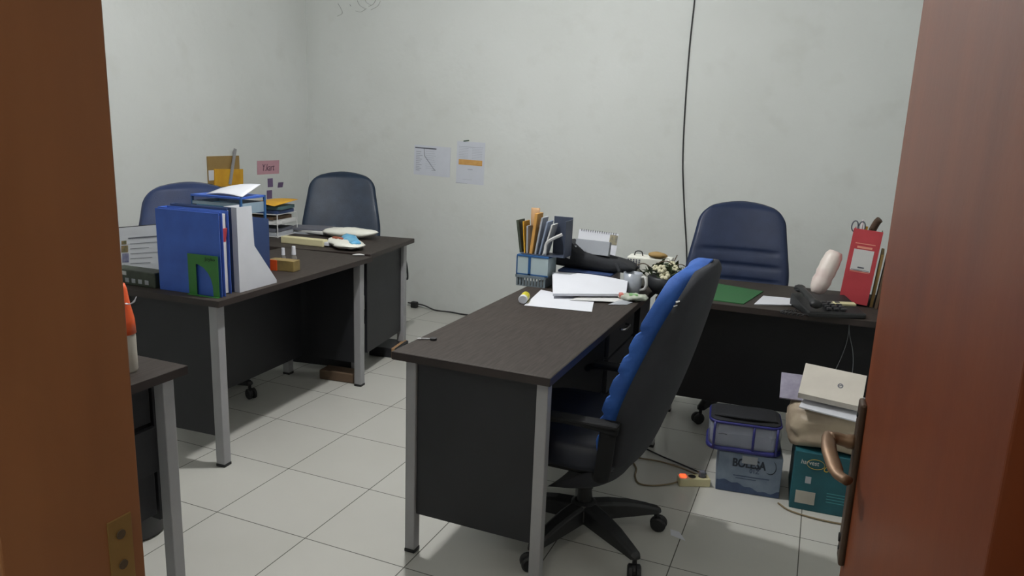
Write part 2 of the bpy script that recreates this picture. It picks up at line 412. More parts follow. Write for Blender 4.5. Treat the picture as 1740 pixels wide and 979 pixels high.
# far left desk
R2 = 9; L2, W2 = 1.10, .66
a2 = math.radians(R2)
c2 = at((.08, 1.497), R2, -L2/2, W2/2)
d = thing('office_desk', 'dark wood office desk in the far left corner with a plastic bag on it', 'desk', (c2[0], c2[1], 0), R2)
desk_top(d, L2, W2)
for sx in (-1, 1):
    for sy in (-1, 1): leg(d, sx*(L2/2-(.06 if sy > 0 else .115)), sy*(W2/2-.055), .046)
for sx in (-1, 1):
    x = sx*(L2/2-.065); MB().box(x-.008, x+.008, -W2/2+.08, W2/2-.08, .13, ZT-.0262).build('end_panel', M_panel, d, bevel=.001)
MB().box(-L2/2+.09, L2/2-.09, -W2/2+.06, -W2/2+.076, .03, ZT-.0262).build('modesty_panel', M_panel, d, bevel=.001)

# desk in the left foreground
WE, LE = .60, .94
cE = (.695-WE/2, -.372-LE/2)
d = thing('office_desk', 'dark wood office desk at the left edge partly hidden by the door frame', 'desk', (cE[0], cE[1]+.0, 0), 0)
desk_top(d, WE, LE)
for sx in (-1, 1):
    leg(d, sx*(WE/2-.03), LE/2-.06, .038)
    leg(d, sx*(WE/2-.03), -LE/2+.20, .038)
pe = MB().box(-.12, WE/2-.085, LE/2-.50, LE/2-.075, .275, ZT-.0265).build('pedestal', M_panel, d, bevel=.002)
for k, z0 in enumerate((.565, .42, .277)):
    off = .02 if k == 1 else 0
    dw = MB().box(WE/2-.085+off, WE/2-.067+off, LE/2-.495, LE/2-.08, z0, z0+.137).build('drawer', M_panel, d, bevel=.002)
    hx = WE/2-.067+off; yy = LE/2-.29
    MB().tube(smooth_path([(hx, yy-.05, z0+.07), (hx+.018, yy-.04, z0+.07), (hx+.02, yy, z0+.07), (hx+.018, yy+.04, z0+.07), (hx, yy+.05, z0+.07)], 3), .0045, 8).build('drawer_handle', M_chrome, dw, smooth=True)
MB().box(-WE/2+.07, WE/2-.07, LE/2-.068, LE/2-.052, .25, ZT-.0262).build('end_panel', M_panel, d, bevel=.001)

# ------------------------------------------------------------------ chairs
BZ = [.42, .50, .60, .70, .80, .90, .98, 1.04, 1.085]
BF = [.132, .116, .126, .152, .184, .222, .256, .280, .300]
BS = [.175, .172, .188, .218, .254, .292, .325, .348, .362]
RZ = [.272, .285, .35, .42, .53, .66, .80, .94, 1.05, 1.085]
RR = [.04, .115, .170, .218, .258, .300, .338, .370, .388, .388]
HZ = [.272, .42, .52, .62, .72, .82, .92, 1.085]
HW = [.19, .235, .254, .266, .268, .254, .238, .218]
def hwid(z):
    h = cr_interp(HZ, HW, z)
    if z > .975:
        q = min(1, (z-.975)/(1.085-.975)); h -= .105*(1-math.sqrt(max(0, 1-q*q)))
    return h
R_ = math.radians
def crown(z, u): return z-.016*u*u*max(0, (z-.9)/.185)
def ys(z):
    if z < .42: return .165-(.42-z)*1.45
    return cr_interp(BZ, BS, z)
ZS = [.42, .435, .46]+[.48+.0125*i for i in range(40)]+[.985, 1.0, 1.015, 1.03, 1.042, 1.053, 1.062, 1.07, 1.076, 1.081, 1.085]
def chair(label, x, y, yaw, base, mb, ms, name='swivel_chair', grooves=(.60, .68, .755, .83), worn=False, deep=False):
    t = thing(name, label, 'chair', (x, y, 0), yaw)
    # cushion of the back
    NU = 24; rings = []
    for z in sorted(set(ZS)):
        hw = hwid(z); f0 = cr_interp(BZ, BF, z); s0 = cr_interp(BZ, BS, z)
        g = sum(math.exp(-((z-c)/.009)**2) for c in grooves)*(.015 if deep else .013)
        edge = .35+.65*min(1, max(0, (1.086-z)/.03))**.5; edge2 = min(1, max(0, (z-.41)/.03))**.5
        dep = (s0-f0)*edge*edge2; ring = []
        for i in range(NU+1):
            u = -1+2*i/NU; k = (.8 if abs(u) > .999 else .8+.2*(1-abs(u)**4)**.5)
            gg = g*(1 if deep else max(0, 1-(abs(u)/.86)**8))
            ring.append((u*hw, s0-dep*k+gg-.028*u*u, crown(z, u)))
        for i in range(NU-1, 0, -1):
            u = -1+2*i/NU; ring.append((u*hw*.985, s0+.004-.028*u*u, crown(z, u)))
        rings.append(ring)
    MB().loft(rings).build('backrest', mb, t, smooth=True)
    # shell
    rings = []
    for z in [.272, .276, .285, .30, .315, .33, .345, .36, .38, .40, .42, .44, .47]+[.5+.03*i for i in range(15)]+[.94, .96, .98, 1.0, 1.015, 1.03, 1.045, 1.055, 1.065, 1.072, 1.078, 1.083]:
        hw = hwid(z)*.99; s0 = ys(z); r0 = cr_interp(RZ, RR, z); ring = []
        edge = .5+.5*min(1, max(0, (1.086-z)/.03))**.5
        for i in range(NU+1):
            u = -1+2*i/NU; ring.append((u*hw, s0+.002-.028*u*u, crown(z, u)))
        for i in range(NU-1, 0, -1):
            u = -1+2*i/NU; k = .30+.70*(1-abs(u)**3)**.6
            ring.append((u*hw*.99, s0+.004+(r0-s0)*k*edge-.028*u*u, crown(z, u)))
        rings.append(ring)
    sh = MB().loft(rings).build('back_shell', M_shell, t, smooth=True)
    if worn:
        mm = MB()
        for zz, ww in ((.985, .010), (.972, .006)):
            yy = ys(zz)-.028*.9
            mm.tube([(hwid(zz)*.985, yy+.002, zz), (hwid(zz)*.97, yy+.012, zz+.004)], [ww*.5, ww*.35], 6, .6)
        mm.build('worn_patch', M_white2, sh)
    # seat
    rings = []
    for z, k in ((.375, .86), (.385, .95), (.405, 1.0), (.44, 1.0), (.465, .97), (.482, .90), (.488, .7), (.49, .35)):
        ring = []
        for i in range(32):
            a = 2*PI*i/32; ca, sa = math.cos(a), math.sin(a)
            e = .5; px = math.copysign(abs(ca)**e, ca)*.255*k; py = math.copysign(abs(sa)**e, sa)*.235*k-.045
            ring.append((px, py, z-.012*max(0, -py-.15)/.15))
        rings.append(ring)
    MB().loft(rings).build('seat', ms, t, smooth=True)
    MB().box(-.19, .19, -.2, .12, .345, .376).build('seat_pan', M_blackp, t, bevel=.008)
    # armrests
    for s in (-1, 1):
        a = MB().tube(smooth_path([(s*.15, .09, .362), (s*.23, .115, .368), (s*.272, .13, .395), (s*.287, .14, .47), (s*.287, .145, .56)], 4), .026, 10, .55)
        a.tube(smooth_path([(s*.287, .175, .563), (s*.287, .08, .572), (s*.287, -.03, .572), (s*.287, -.09, .562), (s*.285, -.105, .548)], 4), .022, 10, .6)
        o = a.build('armrest', M_armp, t, smooth=True)
        MB().box(s*.287-.028, s*.287+.028, -.08, .18, .573, .588, (R_(1), 0, 0)).build('arm_pad', M_armp, o, bevel=.009)
    MB().lathe([(.07, .345), (.07, .30), (.055, .275), (.03, .27), (.03, .20), (.026, .20), (.026, .10), (.001, .10)], n=20).build('gas_column', M_blackp, t, bevel=0)
    MB().lathe([(.001, .075), (.05, .075), (.058, .09), (.058, .125), (.045, .145), (.034, .15), (.001, .15)], n=20).build('base_hub', M_blackp, t)
    for k in range(5):
        a = math.radians(base-yaw+72*k); c, s = math.cos(a), math.sin(a)
        def P(r, w_, z): return (r*c-w_*s, r*s+w_*c, z)
        rings = []
        for r, hw_, z0, z1 in ((.03, .032, .078, .145), (.10, .031, .078, .141), (.18, .027, .076, .128), (.25, .022, .074, .108), (.285, .020, .072, .096), (.30, .011, .074, .088)):
            rings.append([P(r, -hw_, z0), P(r, hw_, z0), P(r, hw_, z1-.008), P(r, hw_*.6, z1), P(r, -hw_*.6, z1), P(r, -hw_, z1-.008)])
        lg = MB().loft(rings).build('base_leg', M_blackp, t, bevel=.003)
        cm = MB(); px, py = .285*c, .285*s; b2 = a+.9
        ax = Vector((math.cos(b2), math.sin(b2), 0))
        for sd in (-1, 1):
            ctr = Vector((px, py, .028))+ax*sd*.013-Vector((-ax.y, ax.x, 0))*.012
            Mx = Matrix((Vector((-ax.y, ax.x, 0)), Vector((0, 0, 1)), ax)).transposed()
            cm.lathe([(.001, -.009), (.022, -.009), (.028, -.005), (.028, .005), (.022, .009), (.001, .009)], ctr, 18, Mx)
        cm.tube([(px, py, .03), (px, py, .076)], .008, 8)
        hood = Vector((px, py, .03))-Vector((-ax.y, ax.x, 0))*.004
        cm.lathe([(.001, -.006), (.024, -.006), (.024, .006), (.001, .006)], hood, 16, Matrix((Vector((-ax.y, ax.x, 0)), Vector((0, 0, 1)), ax)).transposed())
        cm.build('caster', M_blackp, lg, smooth=False)
    return t
chair('blue cloth swivel chair turned sideways in front, pulled up to the middle desk', 1.672, .45, -90.5, 36, M_bluec, M_seatd, worn=True, deep=True, grooves=(.53, .60, .67, .74, .81, .88)).scale = (1, 1, .968)
chair('dark blue padded swivel chair against the wall behind the right-hand desk', 1.962, 2.02, 4, -105, M_navyl, M_seatd)
chair('shiny slate blue swivel chair beside the wall corner behind the far left desk', -.665, 2.25, 31, 10, M_greyl, M_seatd, grooves=())
chair('blue swivel chair on the far left, half hidden behind the blue binders', -.575, .86, 42, 20, M_bluel, M_seatd, grooves=(.60, .68))

# ------------------------------------------------------------------ on the walls
def note(name, label, cat, c, wdt, hgt, m, wall, rz=0, group=None):
    """a flat sheet fixed to the back ('y') or the left ('x') wall"""
    if wall == 'y': t = thing(name, label, cat, (c[0], Y1, c[1]), group=group, rot=(0, math.radians(rz), 0))
    else: t = thing(name, label, cat, (X0, c[0], c[1]), group=group, rot=Euler((math.radians(rz), 0, PI/2)))
    MB().box(-wdt/2, wdt/2, -.0022, -.0006, -hgt/2, hgt/2).build('sheet', m, t)
    return t
M_wp = mat('wall_paper_sheet', (200, 204, 214), .7, var=.02)
t = note('printed_notice', 'landscape sheet with a grey chart taped to the back wall, left of two', 'paper', (-.452, 1.165), .315, .225, M_wp, 'y', 1.5)
m = MB(); m.box(-.15, .035, -.0034, -.0022, .087, .099)
for i in range(11): m.box(-.14, -.11+random.random()*.04, -.003, -.0022, .06-i*.014, .066-i*.014)
for i in range(9): m.box(-.055, .015+random.random()*.02, -.003, -.0022, .07-i*.016, .072-i*.016)
m.build('printed_rows', M_inkl, t)
m = MB().box(-.15, .035, -.0040, -.0034, .088, .096)
m.tube([(-.07, -.003, .088), (-.066, -.003, .035), (.02, -.003, -.062), (.035, -.003, -.068)], .003, 5, .4); m.tube([(-.0, -.003, -.07), (.035, -.003, -.068)], .0025, 5, .4)
m.build('chart_line', M_ink, t)
t = note('printed_notice', 'portrait sheet with an orange highlighted bar on the back wall', 'paper', (-.125, 1.166), .232, .312, M_wp, 'y', 1)
m = MB(); m.box(-.10, .10, -.003, -.0022, .116, .119)
for i in range(7): m.box(-.10, -.02, -.003, -.0022, .105-i*.012, .107-i*.012); m.box(.01, .095, -.003, -.0022, .105-i*.012, .107-i*.012)
m.box(-.02, .02, -.003, -.0022, -.05, -.045); m.box(-.115, -.02, -.003, -.0022, -.155, -.152); m.box(-.06, .02, -.003, -.0022, -.125, -.123)
m.build('printed_rows', M_inkl, t)
MB().box(-.098, .098, -.0036, -.0022, -.016, .024).build('highlight_bar', mat('orange_highlight', (204, 158, 92), .7, rgb2=(190, 142, 78), scale=40), t)
tag(MB().box(-.185, -.14, Y1-.006, Y1-.0002, 1.326, 1.333, (0, math.radians(-8), 0)).build('tape_strip', mat('dark_green_tape', (70, 92, 74), .6)), 'short dark green tape strip on the wall above the portrait sheet', 'tape')
t = note('pink_card', 'pink handwritten card stuck on the left wall near the corner', 'card', (2.655, 1.06), .245, .125, M_pinkp, 'x', 3)
text('handwriting', 'Y.kart', .075, mat('violet_ink', (92, 62, 84), .7), t, (-.005, -.003, .008), (PI/2, 0, 0), .2, .75)
for c, r, lb in (((2.672, .952), 0, 'small purple sticky note directly under the pink card'), ((2.785, .918), 14, 'tilted purple sticky note, rightmost of the three under the pink card'), ((2.658, .862), 2, 'lowest purple sticky note under the pink card')):
    note('sticky_note', lb, 'sticky note', c, .058, .066, M_purp, 'x', r, 'purple sticky notes on the left wall')
t = thing('wall_folder', 'brown clip folder hanging on the left wall with papers in it', 'folder', (X0, 2.19, 1.07), rot=(0, 0, PI/2))
MB().box(-.15, .15, -.012, -.0005, -.10, .095).build('back_cover', M_brown, t, bevel=.001)
MB().box(-.15, -.10, -.016, -.0122, -.07, .0).build('white_slip', M_white, t)
tag(MB().box(X0+.0125, X0+.024, 2.085, 2.36, .95, 1.073, (math.radians(-2), 0, 0)).build('yellow_envelope', M_yel, bevel=.001), 'yellow envelope in front of the brown folder on the left wall', 'envelope')
t = thing('metal_ruler', 'long grey ruler standing in front of the yellow envelope', 'ruler', (X0+.027, 2.255, 1.09), rot=(math.radians(-15), 0, 0))
MB().box(-.0015, .0015, -.014, .014, -.13, .13).build('blade', M_steel, t, bevel=.0005)
mm = MB()
for i in range(24): mm.box(.0015, .0019, -.014, -.006, -.12+i*.01, -.1185+i*.01)
mm.build('scale_marks', M_blk, t)

# cable hanging down the back wall
pts = smooth_path([(1.44, 3.138, 2.84), (1.439, 3.138, 2.45), (1.437, 3.138, 2.28), (1.430, 3.138, 2.0), (1.433, 3.138, 1.65), (1.448, 3.138, 1.27), (1.485, 3.138, .95), (1.53, 3.138, .62), (1.55, 3.138, .3), (1.56, 3.138, .006)], 6)
tag(MB().tube(pts, .0045, 8).build('hanging_cable', M_wire, smooth=True), 'thin black cable hanging down the back wall beside the right chair', 'cable')
t = thing('skirting_cable', 'black cable with a plug lying along the foot of the back wall', 'cable', (0, 0, 0))
MB().tube(smooth_path([(-.64, 3.12, .03), (-.5, 3.11, .03), (-.38, 3.10, .006), (-.25, 3.11, .005), (-.12, 3.09, .007), (.05, 3.11, .005), (.6, 3.10, .005)], 6), .006, 8).build('cable_run', M_wire, t, smooth=True)
MB().box(-.60, -.545, 3.085, 3.125, .0, .05).build('plug', M_blackp, t, bevel=.008)

# ------------------------------------------------------------------ left desk: binders and files
R = math.radians
def slab(name, label, cat, loc, rz, w_, th, h, m, lean=0, group=None, pages=None, bev=.002):
    """an upright file: width along local x, thickness along local y, standing on z=0"""
    t = thing(name, label, cat, loc, rot=(R(lean), 0, R(rz)), group=group)
    return t
def binder(label, loc, rz, w_, th, h, m, group=None, red=False, lean=0):
    t = thing('lever_binder', label, 'binder', loc, rot=(R(lean), 0, R(rz)), group=group)
    MB().box(0, w_, 0, .003, 0, h).build('front_cover', m, t, bevel=.001)
    MB().box(0, w_, th-.003, th, 0, h).build('back_cover', m, t, bevel=.001)
    MB().box(0, .003, .003, th-.003, 0, h).build('spine', m, t)
    pg = MB().box(.006, w_-.012, .005, th-.005, .004, h-.012).build('pages', M_white2, t)
    if red: MB().box(w_-.012, w_-.0085, .008, th-.008, h*.58, h*.80, (0, R(10), 0)).build('index_tab', M_red, pg)
    return t
binder('front blue binder upright on the left desk, the green bookend before it', (-.152, .298, ZT), 3, .318, .022, .337, M_blueb)
binder('blue binder with a red tab, second behind the green bookend', (-.165, .324, ZT), 3, .312, .05, .340, M_blueb, red=True)
binder('blue binder third behind the green bookend, next to the white magazine file', (-.155, .378, ZT), 3, .290, .026, .350, M_navy)
# green bookend
t = thing('bookend', 'green metal bookend with a cut-out standing in front of the blue binders', 'bookend', (.012, .298, ZT), 3)
t.rotation_euler = (0, 0, R(3))
outer = [(0, 0), (0, .168), (.150, .168), (.150, 0), (.122, 0)]
arc = [(.122-.0, .0), (.120, .045), (.112, .075), (.098, .098), (.078, .116), (.050, .128), (.040, .128), (.040, 0)]
poly = [(.0, 0), (.0, .168), (.150, .168), (.150, 0)]+[(.122, 0), (.120, .045), (.112, .075), (.098, .098), (.078, .116), (.050, .128), (.040, .128), (.040, 0)]
bm_ = MB()
# plate built of strips around the hole
def strip(pA, pB): bm_.prism([(pA[0], -.003, pA[1]), (pB[0], -.003, pB[1]), (pB[2], -.003, pB[3]), (pA[2], -.003, pA[3])], (0, .0022, 0))
curve = [(.040, .128), (.050, .128), (.078, .116), (.098, .098), (.112, .075), (.120, .045), (.122, 0)]
bm_.box(0, .040, -.003, -.0008, 0, .168)
for (xa, za), (xb, zb) in zip(curve[:-1], curve[1:]):
    bm_.prism([(xa, -.003, za), (xb, -.003, zb), (xb, -.003, .168), (xa, -.003, .168)], (0, .0022, 0))
bm_.box(.122, .150, -.003, -.0008, 0, .168)
bm_.build('plate', M_green, t)
MB().box(0, .150, -.0135, -.003, 0, .0025).build('foot', M_green, t)
text('lettering', 'Joyko', .020, mat('dark_green_ink', (20, 52, 24), .6), t, (.112, -.0035, .153), (PI/2, 0, 0), 0, 1.1)
# white magazine file, cut away diagonally
def magfile(name, label, loc, rz, th, dep, h, low, m, inner=None):
    t = thing(name, label, 'magazine file', loc, rz)
    prof = [(0, 0), (dep, 0), (dep, low), (dep*.42, h*.52), (dep*.38, h), (0, h)] if low < .1 else [(0, 0), (dep, 0), (dep, low), (0, h)]
    for x in (0, th-.002):
        MB().prism([(x, y, z) for y, z in prof], (.002, 0, 0)).build('side_panel', m, t)
    MB().box(.002, th-.002, 0, .002, 0, h).build('back_panel', m, t)
    MB().box(.002, th-.002, dep-.002, dep, 0, low).build('front_panel', m, t)
    MB().box(.002, th-.002, .002, dep-.002, 0, .002).build('bottom_panel', m, t)
    if inner: MB().box(.008, th-.008, .01, dep*.36, .003, h-.03).build('papers', inner, t)
    return t
magfile('magazine_file', 'white cardboard magazine file cut diagonally, beside the blue binders', (.095, .416, ZT), 2, .065, .235, .352, .012, mat('grey_white_card', (196, 198, 204), .6, var=.03), M_white2)
magfile('magazine_file', 'navy magazine file standing behind the white one', (-.148, .70, ZT), 2, .105, .14, .275, .25, M_navy, M_navy)
# tray tower behind the binders
t = thing('letter_tray', 'translucent blue letter tray tower behind the blue binders', 'letter tray', (-.30, .86, ZT), 3)
for z in (.0, .13, .265):
    MB().box(-.14, .14, -.09, .09, z, z+.004).build('shelf', M_clearb, t, bevel=.001)
    MB().box(-.14, -.136, -.09, .09, z, z+.05).box(.136, .14, -.09, .09, z, z+.05).box(-.14, .14, .086, .09, z, z+.05).box(-.14, .14, -.09, -.086, z+.035, z+.05).build('tray_rim', M_clearb, t)
for sx in (-1, 1):
    for sy in (-1, 1): MB().box(sx*.141-.004, sx*.141+.004, sy*.085-.006, sy*.085+.006, 0, .345).build('post', M_bluet, t)
MB().box(-.144, .144, -.093, .093, .335, .345).box(-.13, .13, -.08, .08, .336, .3452).build('top_tray', M_blueb, t, bevel=.001)
for z, m_, lb in ((.0045, M_white2, 'white papers in the lowest tray of the blue tower'), (.1345, M_lilac, 'grey-blue folders in the middle tray of the blue tower'), (.2695, M_bluewr, 'light blue folder in the top tray of the blue tower')):
    p = MB().box(-.125, .125, -.078, .078, 0, .03).build('paper_stack', m_, bevel=.001)
    p.location = (-.30, .86, ZT+z); p.rotation_euler = (0, 0, R(3)); tag(p, lb, 'papers')
o = MB().sheet((-.09, -.06, 0), (.128, -.09, .0), (.13, .06, .05), (-.08, .03, .02), h=lambda u, v: .01*math.sin(PI*u)).build('paper_sheet', M_white, smooth=True)
o.location = (-.29, .86, ZT+.347); o.rotation_euler = (0, 0, R(8)); tag(o, 'bent white sheet lying on top of the blue letter tray tower', 'paper')
# small items
t = thing('tape_dispenser', 'small beige box with an orange side on the left desk', 'box', (-.015, .895, ZT), 8)
MB().box(-.062, .075, -.03, .03, 0, .052).build('body', mat('olive_beige_card', (142, 122, 72), .6, rgb2=(104, 88, 54), scale=14), t, bevel=.003)
MB().box(-.065, -.012, -.034, -.030, .0, .052).build('front_flap', M_orange, t, bevel=.001)
def glue(label, x, y, s=1.0, cap=M_white):
    t = thing('glue_bottle', label, 'bottle', (x, y, ZT), group='small glue bottles behind the beige box')
    MB().lathe([(.001, 0), (.014*s, 0), (.015*s, .004), (.015*s, .045*s), (.009*s, .055*s), (.009*s, .058*s), (.001, .058*s)], n=16).build('bottle_body', mat('translucent_grey', (112, 108, 102), .3), t, smooth=True)
    MB().lathe([(.001, .058*s), (.011*s, .058*s), (.009*s, .10*s), (.001, .10*s)], n=16).build('cap', cap, t, smooth=False)
glue('small glue bottle with a white cap, nearest to the blue magazine file', -.10, 1.0, .85)
glue('taller glue bottle with a white cap standing behind the beige box', -.035, 1.0, 1.0)
# calendar board leaning left of the binders
t = thing('printed_board', 'white printed sheet on a board leaning behind the binders at the far left', 'board', (-.52, .405, ZT), rot=(R(-12), R(-8), R(6)))
MB().box(0, .27, 0, .004, .012, .215).build('backing', M_blackp, t, bevel=.001)
MB().box(.006, .27, -.0012, 0, .016, .211).build('sheet', M_white, t)
m = MB(); m.box(.022, .05, -.0022, -.0012, .135, .152); m.box(.02, .058, -.0022, -.0012, .10, .13); m.build('picture', mat('green_brown_print', (86, 92, 62), .6, rgb2=(150, 120, 80), scale=60), t)
MB().box(.025, .062, -.0022, -.0012, .055, .095).build('picture', mat('violet_print', (88, 90, 128), .6, rgb2=(140, 140, 160), scale=50), t)
m = MB(); m.box(.06, .25, -.002, -.0012, .158, .164)
for i in range(5): m.box(.07, .17+random.random()*.07, -.002, -.0012, .135-i*.022, .137-i*.022)
m.build('printed_rows', M_ink, t)
t = thing('desk_calculator', 'dark green ribbed desk box with pale keys left of the blue binders', 'desk organiser', (-.30, .325, ZT), 2)
MB().box(-.125, .125, -.035, .04, 0, .065).build('body', M_dgreen, t, bevel=.004)
m = MB()
for i in range(6): m.box(-.11+i*.036, -.09+i*.036, -.0365, -.035, .012, .03)
m.build('key_row', M_greyp, t)
MB().box(-.09, -.03, -.0365, -.035, .042, .058).build('label_plate', M_white2, t)

# far left desk: stacks, tray, plastic bags
def stack(name, label, cx, cy, z, rz, w_, l_, h_, m, cat='papers', bev=.001):
    o = MB().box(-w_/2, w_/2, -l_/2, l_/2, 0, h_).build(name, m, bevel=bev)
    o.location = (cx, cy, z); o.rotation_euler = (0, 0, R(rz)); return tag(o, label, cat)
t = thing('paper_rack', 'white wire paper rack crowded with files on the far left desk', 'rack', (-.845, 1.75, ZT), 9)
for z in (.0, .075, .135):
    MB().box(-.14, .13, -.10, .13, z+.002, z+.005).build('shelf', M_white2, t, bevel=.0005)
for sx, sy in ((-.14, -.10), (.13, -.10), (-.14, .13), (.13, .13)):
    MB().tube([(sx, sy, 0), (sx, sy, .14)], .003, 8).build('post', M_white2, t)
for k, (dz, m_, w_, lb) in enumerate(((.006, M_greyp, .22, 'grey papers on the lowest shelf of the white rack'), (.03, M_ink, .2, 'dark file on the lowest shelf of the white rack'), (.081, M_white2, .23, 'white papers on the middle shelf of the white rack'), (.104, M_hbrown, .2, 'brown file on the middle shelf of the white rack'), (.141, M_navy, .22, 'dark blue book on top of the white rack'), (.166, mat('teal_print', (70, 100, 104), .6), .22, 'teal book under the yellow folder'))):
    stack('file_stack' if k not in (4, 5) else 'book', lb, -.845+.01*(k % 3), 1.765, ZT+dz, 9+5*((k % 3)-1), w_, .19, .021, m_)
o = MB().sheet((-.16, -.12, 0), (.13, -.13, .005), (.15, .10, .03), (-.14, .11, .0), h=lambda u, v: .012*math.sin(PI*u)).build('yellow_folder', M_yel, smooth=True)
o.location = (-.84, 1.76, ZT+.19); o.rotation_euler = (0, 0, R(6)); tag(o, 'yellow folder lying on top of the files in the white rack', 'folder')
stack('white_card', 'small white card box standing in front of the yellow folder', -.865, 1.60, ZT, 8, .05, .02, .19, M_white, 'box')
for k, (x, y, z, rz, m_, lb) in enumerate(((-.63, 1.975, .0, 12, M_greyp, 'grey papers lying open beside the white rack'), (-.64, 1.965, .0125, -4, M_white2, 'white papers fanned over the grey ones beside the white rack'), (-.68, 1.975, .025, 20, M_ink, 'dark booklet on top of the fanned papers'))):
    stack('loose_papers' if k < 2 else 'booklet', lb, x, y, ZT+z, rz, .26, .17, .012, m_)
t = thing('cream_box', 'long cream plastic box lying on the far left desk', 'box', (-.415, 1.56, ZT), 3)
MB().box(-.145, .145, -.025, .025, 0, .040).build('body', M_cream, t, bevel=.004)
MB().box(.145, .175, -.016, .016, .008, .028).build('end_tongue', M_white, t, bevel=.002)
def blob(name, m, ax, ay, az, seed=0, amp=.12, n=20, k=14, pow_=.8):
    rnd = random.Random(seed); ph = [rnd.random()*6 for _ in range(6)]; rings = []
    for j in range(k+1):
        v = j/k; zz = math.sin(PI*(v-.5)); rr = math.cos(PI*(v-.5)); rr = max(.02, rr)**pow_
        ring = []
        for i in range(n):
            a = 2*PI*i/n; f = 1+amp*(math.sin(3*a+ph[0]+v*3)+.6*math.sin(5*a+ph[1]-v*5)+.4*math.sin(8*a+ph[2]))*.5
            ring.append((ax*rr*f*math.cos(a), ay*rr*f*math.sin(a), az+az*zz*(1+.1*math.sin(2*a+ph[3]))))
        rings.append(ring)
    return MB().loft(rings).build(name, m, smooth=True)
# white cushion-like bag: pointed at both ends
rings = []
for j in range(17):
    u = -1+2*j/16; w_ = .062*(1-abs(u)**2.6)**.55+.004; h_ = .030*(1-abs(u)**2.4)**.7+.002; ring = []
    for i in range(20):
        a = 2*PI*i/20; ring.append((u*.185, w_*math.cos(a), .032+h_*math.sin(a)*(1+.1*math.sin(4*a+j))+.014*max(0, u)**3))
    rings.append(ring)
o = MB().loft(rings).build('white_pouch', M_bagw, smooth=True); o.location = (-.355, 1.93, ZT); o.rotation_euler = (0, 0, R(12))
tag(o, 'plump white plastic pouch on the far left desk in front of the chair', 'pouch')
t = thing('snack_bag', 'crumpled blue and white plastic bag on the far left desk', 'plastic bag', (-.17, 1.62, ZT), -34)
rings = []
for j in range(15):
    u = -1+2*j/14; w_ = .085*(1-abs(u)**3)**.5+.004; h_ = .022*(1-abs(u)**2.4)**.6+.002
    rings.append([(u*.17+.006*math.sin(5*a_), w_*math.cos(a_)*(1+.12*math.sin(3*a_+j)), .0245+h_*math.sin(a_)*(1+.25*math.sin(5*a_+j*1.3))) for a_ in [2*PI*i/18 for i in range(18)]])
MB().loft(rings).build('bag_body', M_bagw, t, smooth=True)
rings = []
for j in range(9):
    u = j/8; rings.append([(-.06+.20*u, .012-.0*u+.05*math.cos(a_)*(1-.45*u)+.03*(1-u), .042+(.026*(1-.6*u))*math.sin(a_)*(1+.2*math.sin(4*a_+j))) for a_ in [2*PI*i/14 for i in range(14)]])
MB().loft(rings).build('blue_print', M_bluewr, t, smooth=True)
MB().box(-.10, -.01, -.035, -.01, .03, .053, (0, 0, R(20))).build('brown_print', mat('rust_print', (150, 84, 62), .6), t, bevel=.008)
o = MB().tube(smooth_path([(.03, 1.40, ZT+.006), (.06, 1.42, ZT+.008), (.085, 1.435, ZT+.006)], 3), [.004, .007, .009, .010, .009, .007, .004], 8, .5).build('paper_scrap', M_white2, smooth=True)
tag(o, 'small pale scrap near the joint of the two left desks', 'paper')
o = MB().tube(smooth_path([(-.17, 2.135, .69), (-.13, 2.165, .66), (-.105, 2.19, .55), (-.10, 2.20, .45), (-.115, 2.19, .47), (-.125, 2.175, .62), (-.165, 2.14, .66)], 5), .012, 8, .5).build('hanging_strap', M_blackc, smooth=True)
tag(o, 'black strap hanging from the corner of the far left desk', 'strap')
# floor things under the left desks
t = thing('flat_box', 'low dark box with pale tape on the floor beside the far left desk', 'box', (-.10, 1.99, 0), 9)
MB().box(-.10, .085, -.10, .10, 0, .062).build('body', M_panel, t, bevel=.003)
MB().box(.052, .072, -.1012, .1012, .0, .0628).build('tape', M_tan, t)
o = MB().box(-.11, .11, -.05, .05, 0, .055).build('brown_carton', M_hbrown, bevel=.006); o.location = (-.075, 1.43, 0); o.rotation_euler = (0, 0, R(6))
tag(o, 'small brown carton on the floor under the near left desk by the far leg', 'box')

# ------------------------------------------------------------------ middle desk: things
# sheets
def lay(name, label, pts, z, m, lift=None, thick=.001, cat='paper'):
    o = MB().sheet(*[(x, y, z) for x, y in pts], nu=10, nv=10, h=lift, t=thick).build(name, m, smooth=False)
    return tag(o, label, cat)
lay('paper_sheet', 'white sheet nearest the desk edge on the middle desk, beside the yellow tube', [(1.262, .83), (1.537, .872), (1.49, 1.06), (1.215, 1.15)], ZT+.001, M_white, lambda u, v: .004*math.sin(PI*v)*u)
lay('paper_sheet', 'loose white sheet under the thick paper pile on the middle desk', [(1.40, 1.00), (1.60, 1.08), (1.60, 1.22), (1.44, 1.20)], ZT+.007, M_white2)
o = MB().sheet((1.325, 1.0, ZT+.012), (1.60, 1.165, ZT+.012), (1.575, 1.285, ZT+.012), (1.235, 1.235, ZT+.012), nu=12, nv=10, h=lambda u, v: .004+.045*v**1.4*(1-.25*u)+.010*v*math.sin(PI*u), t=.010).build('paper_pile', M_white, smooth=False)
tag(o, 'thick curled pile of white paper in the middle of the centre desk', 'papers')
lay('paper_scrap', 'crumpled grey-white slip right of the paper pile', [(1.56, 1.03), (1.63, 1.07), (1.64, 1.13), (1.575, 1.12)], ZT+.001, M_greyp, lambda u, v: .012*math.sin(PI*u)*math.sin(PI*v))
rings = []
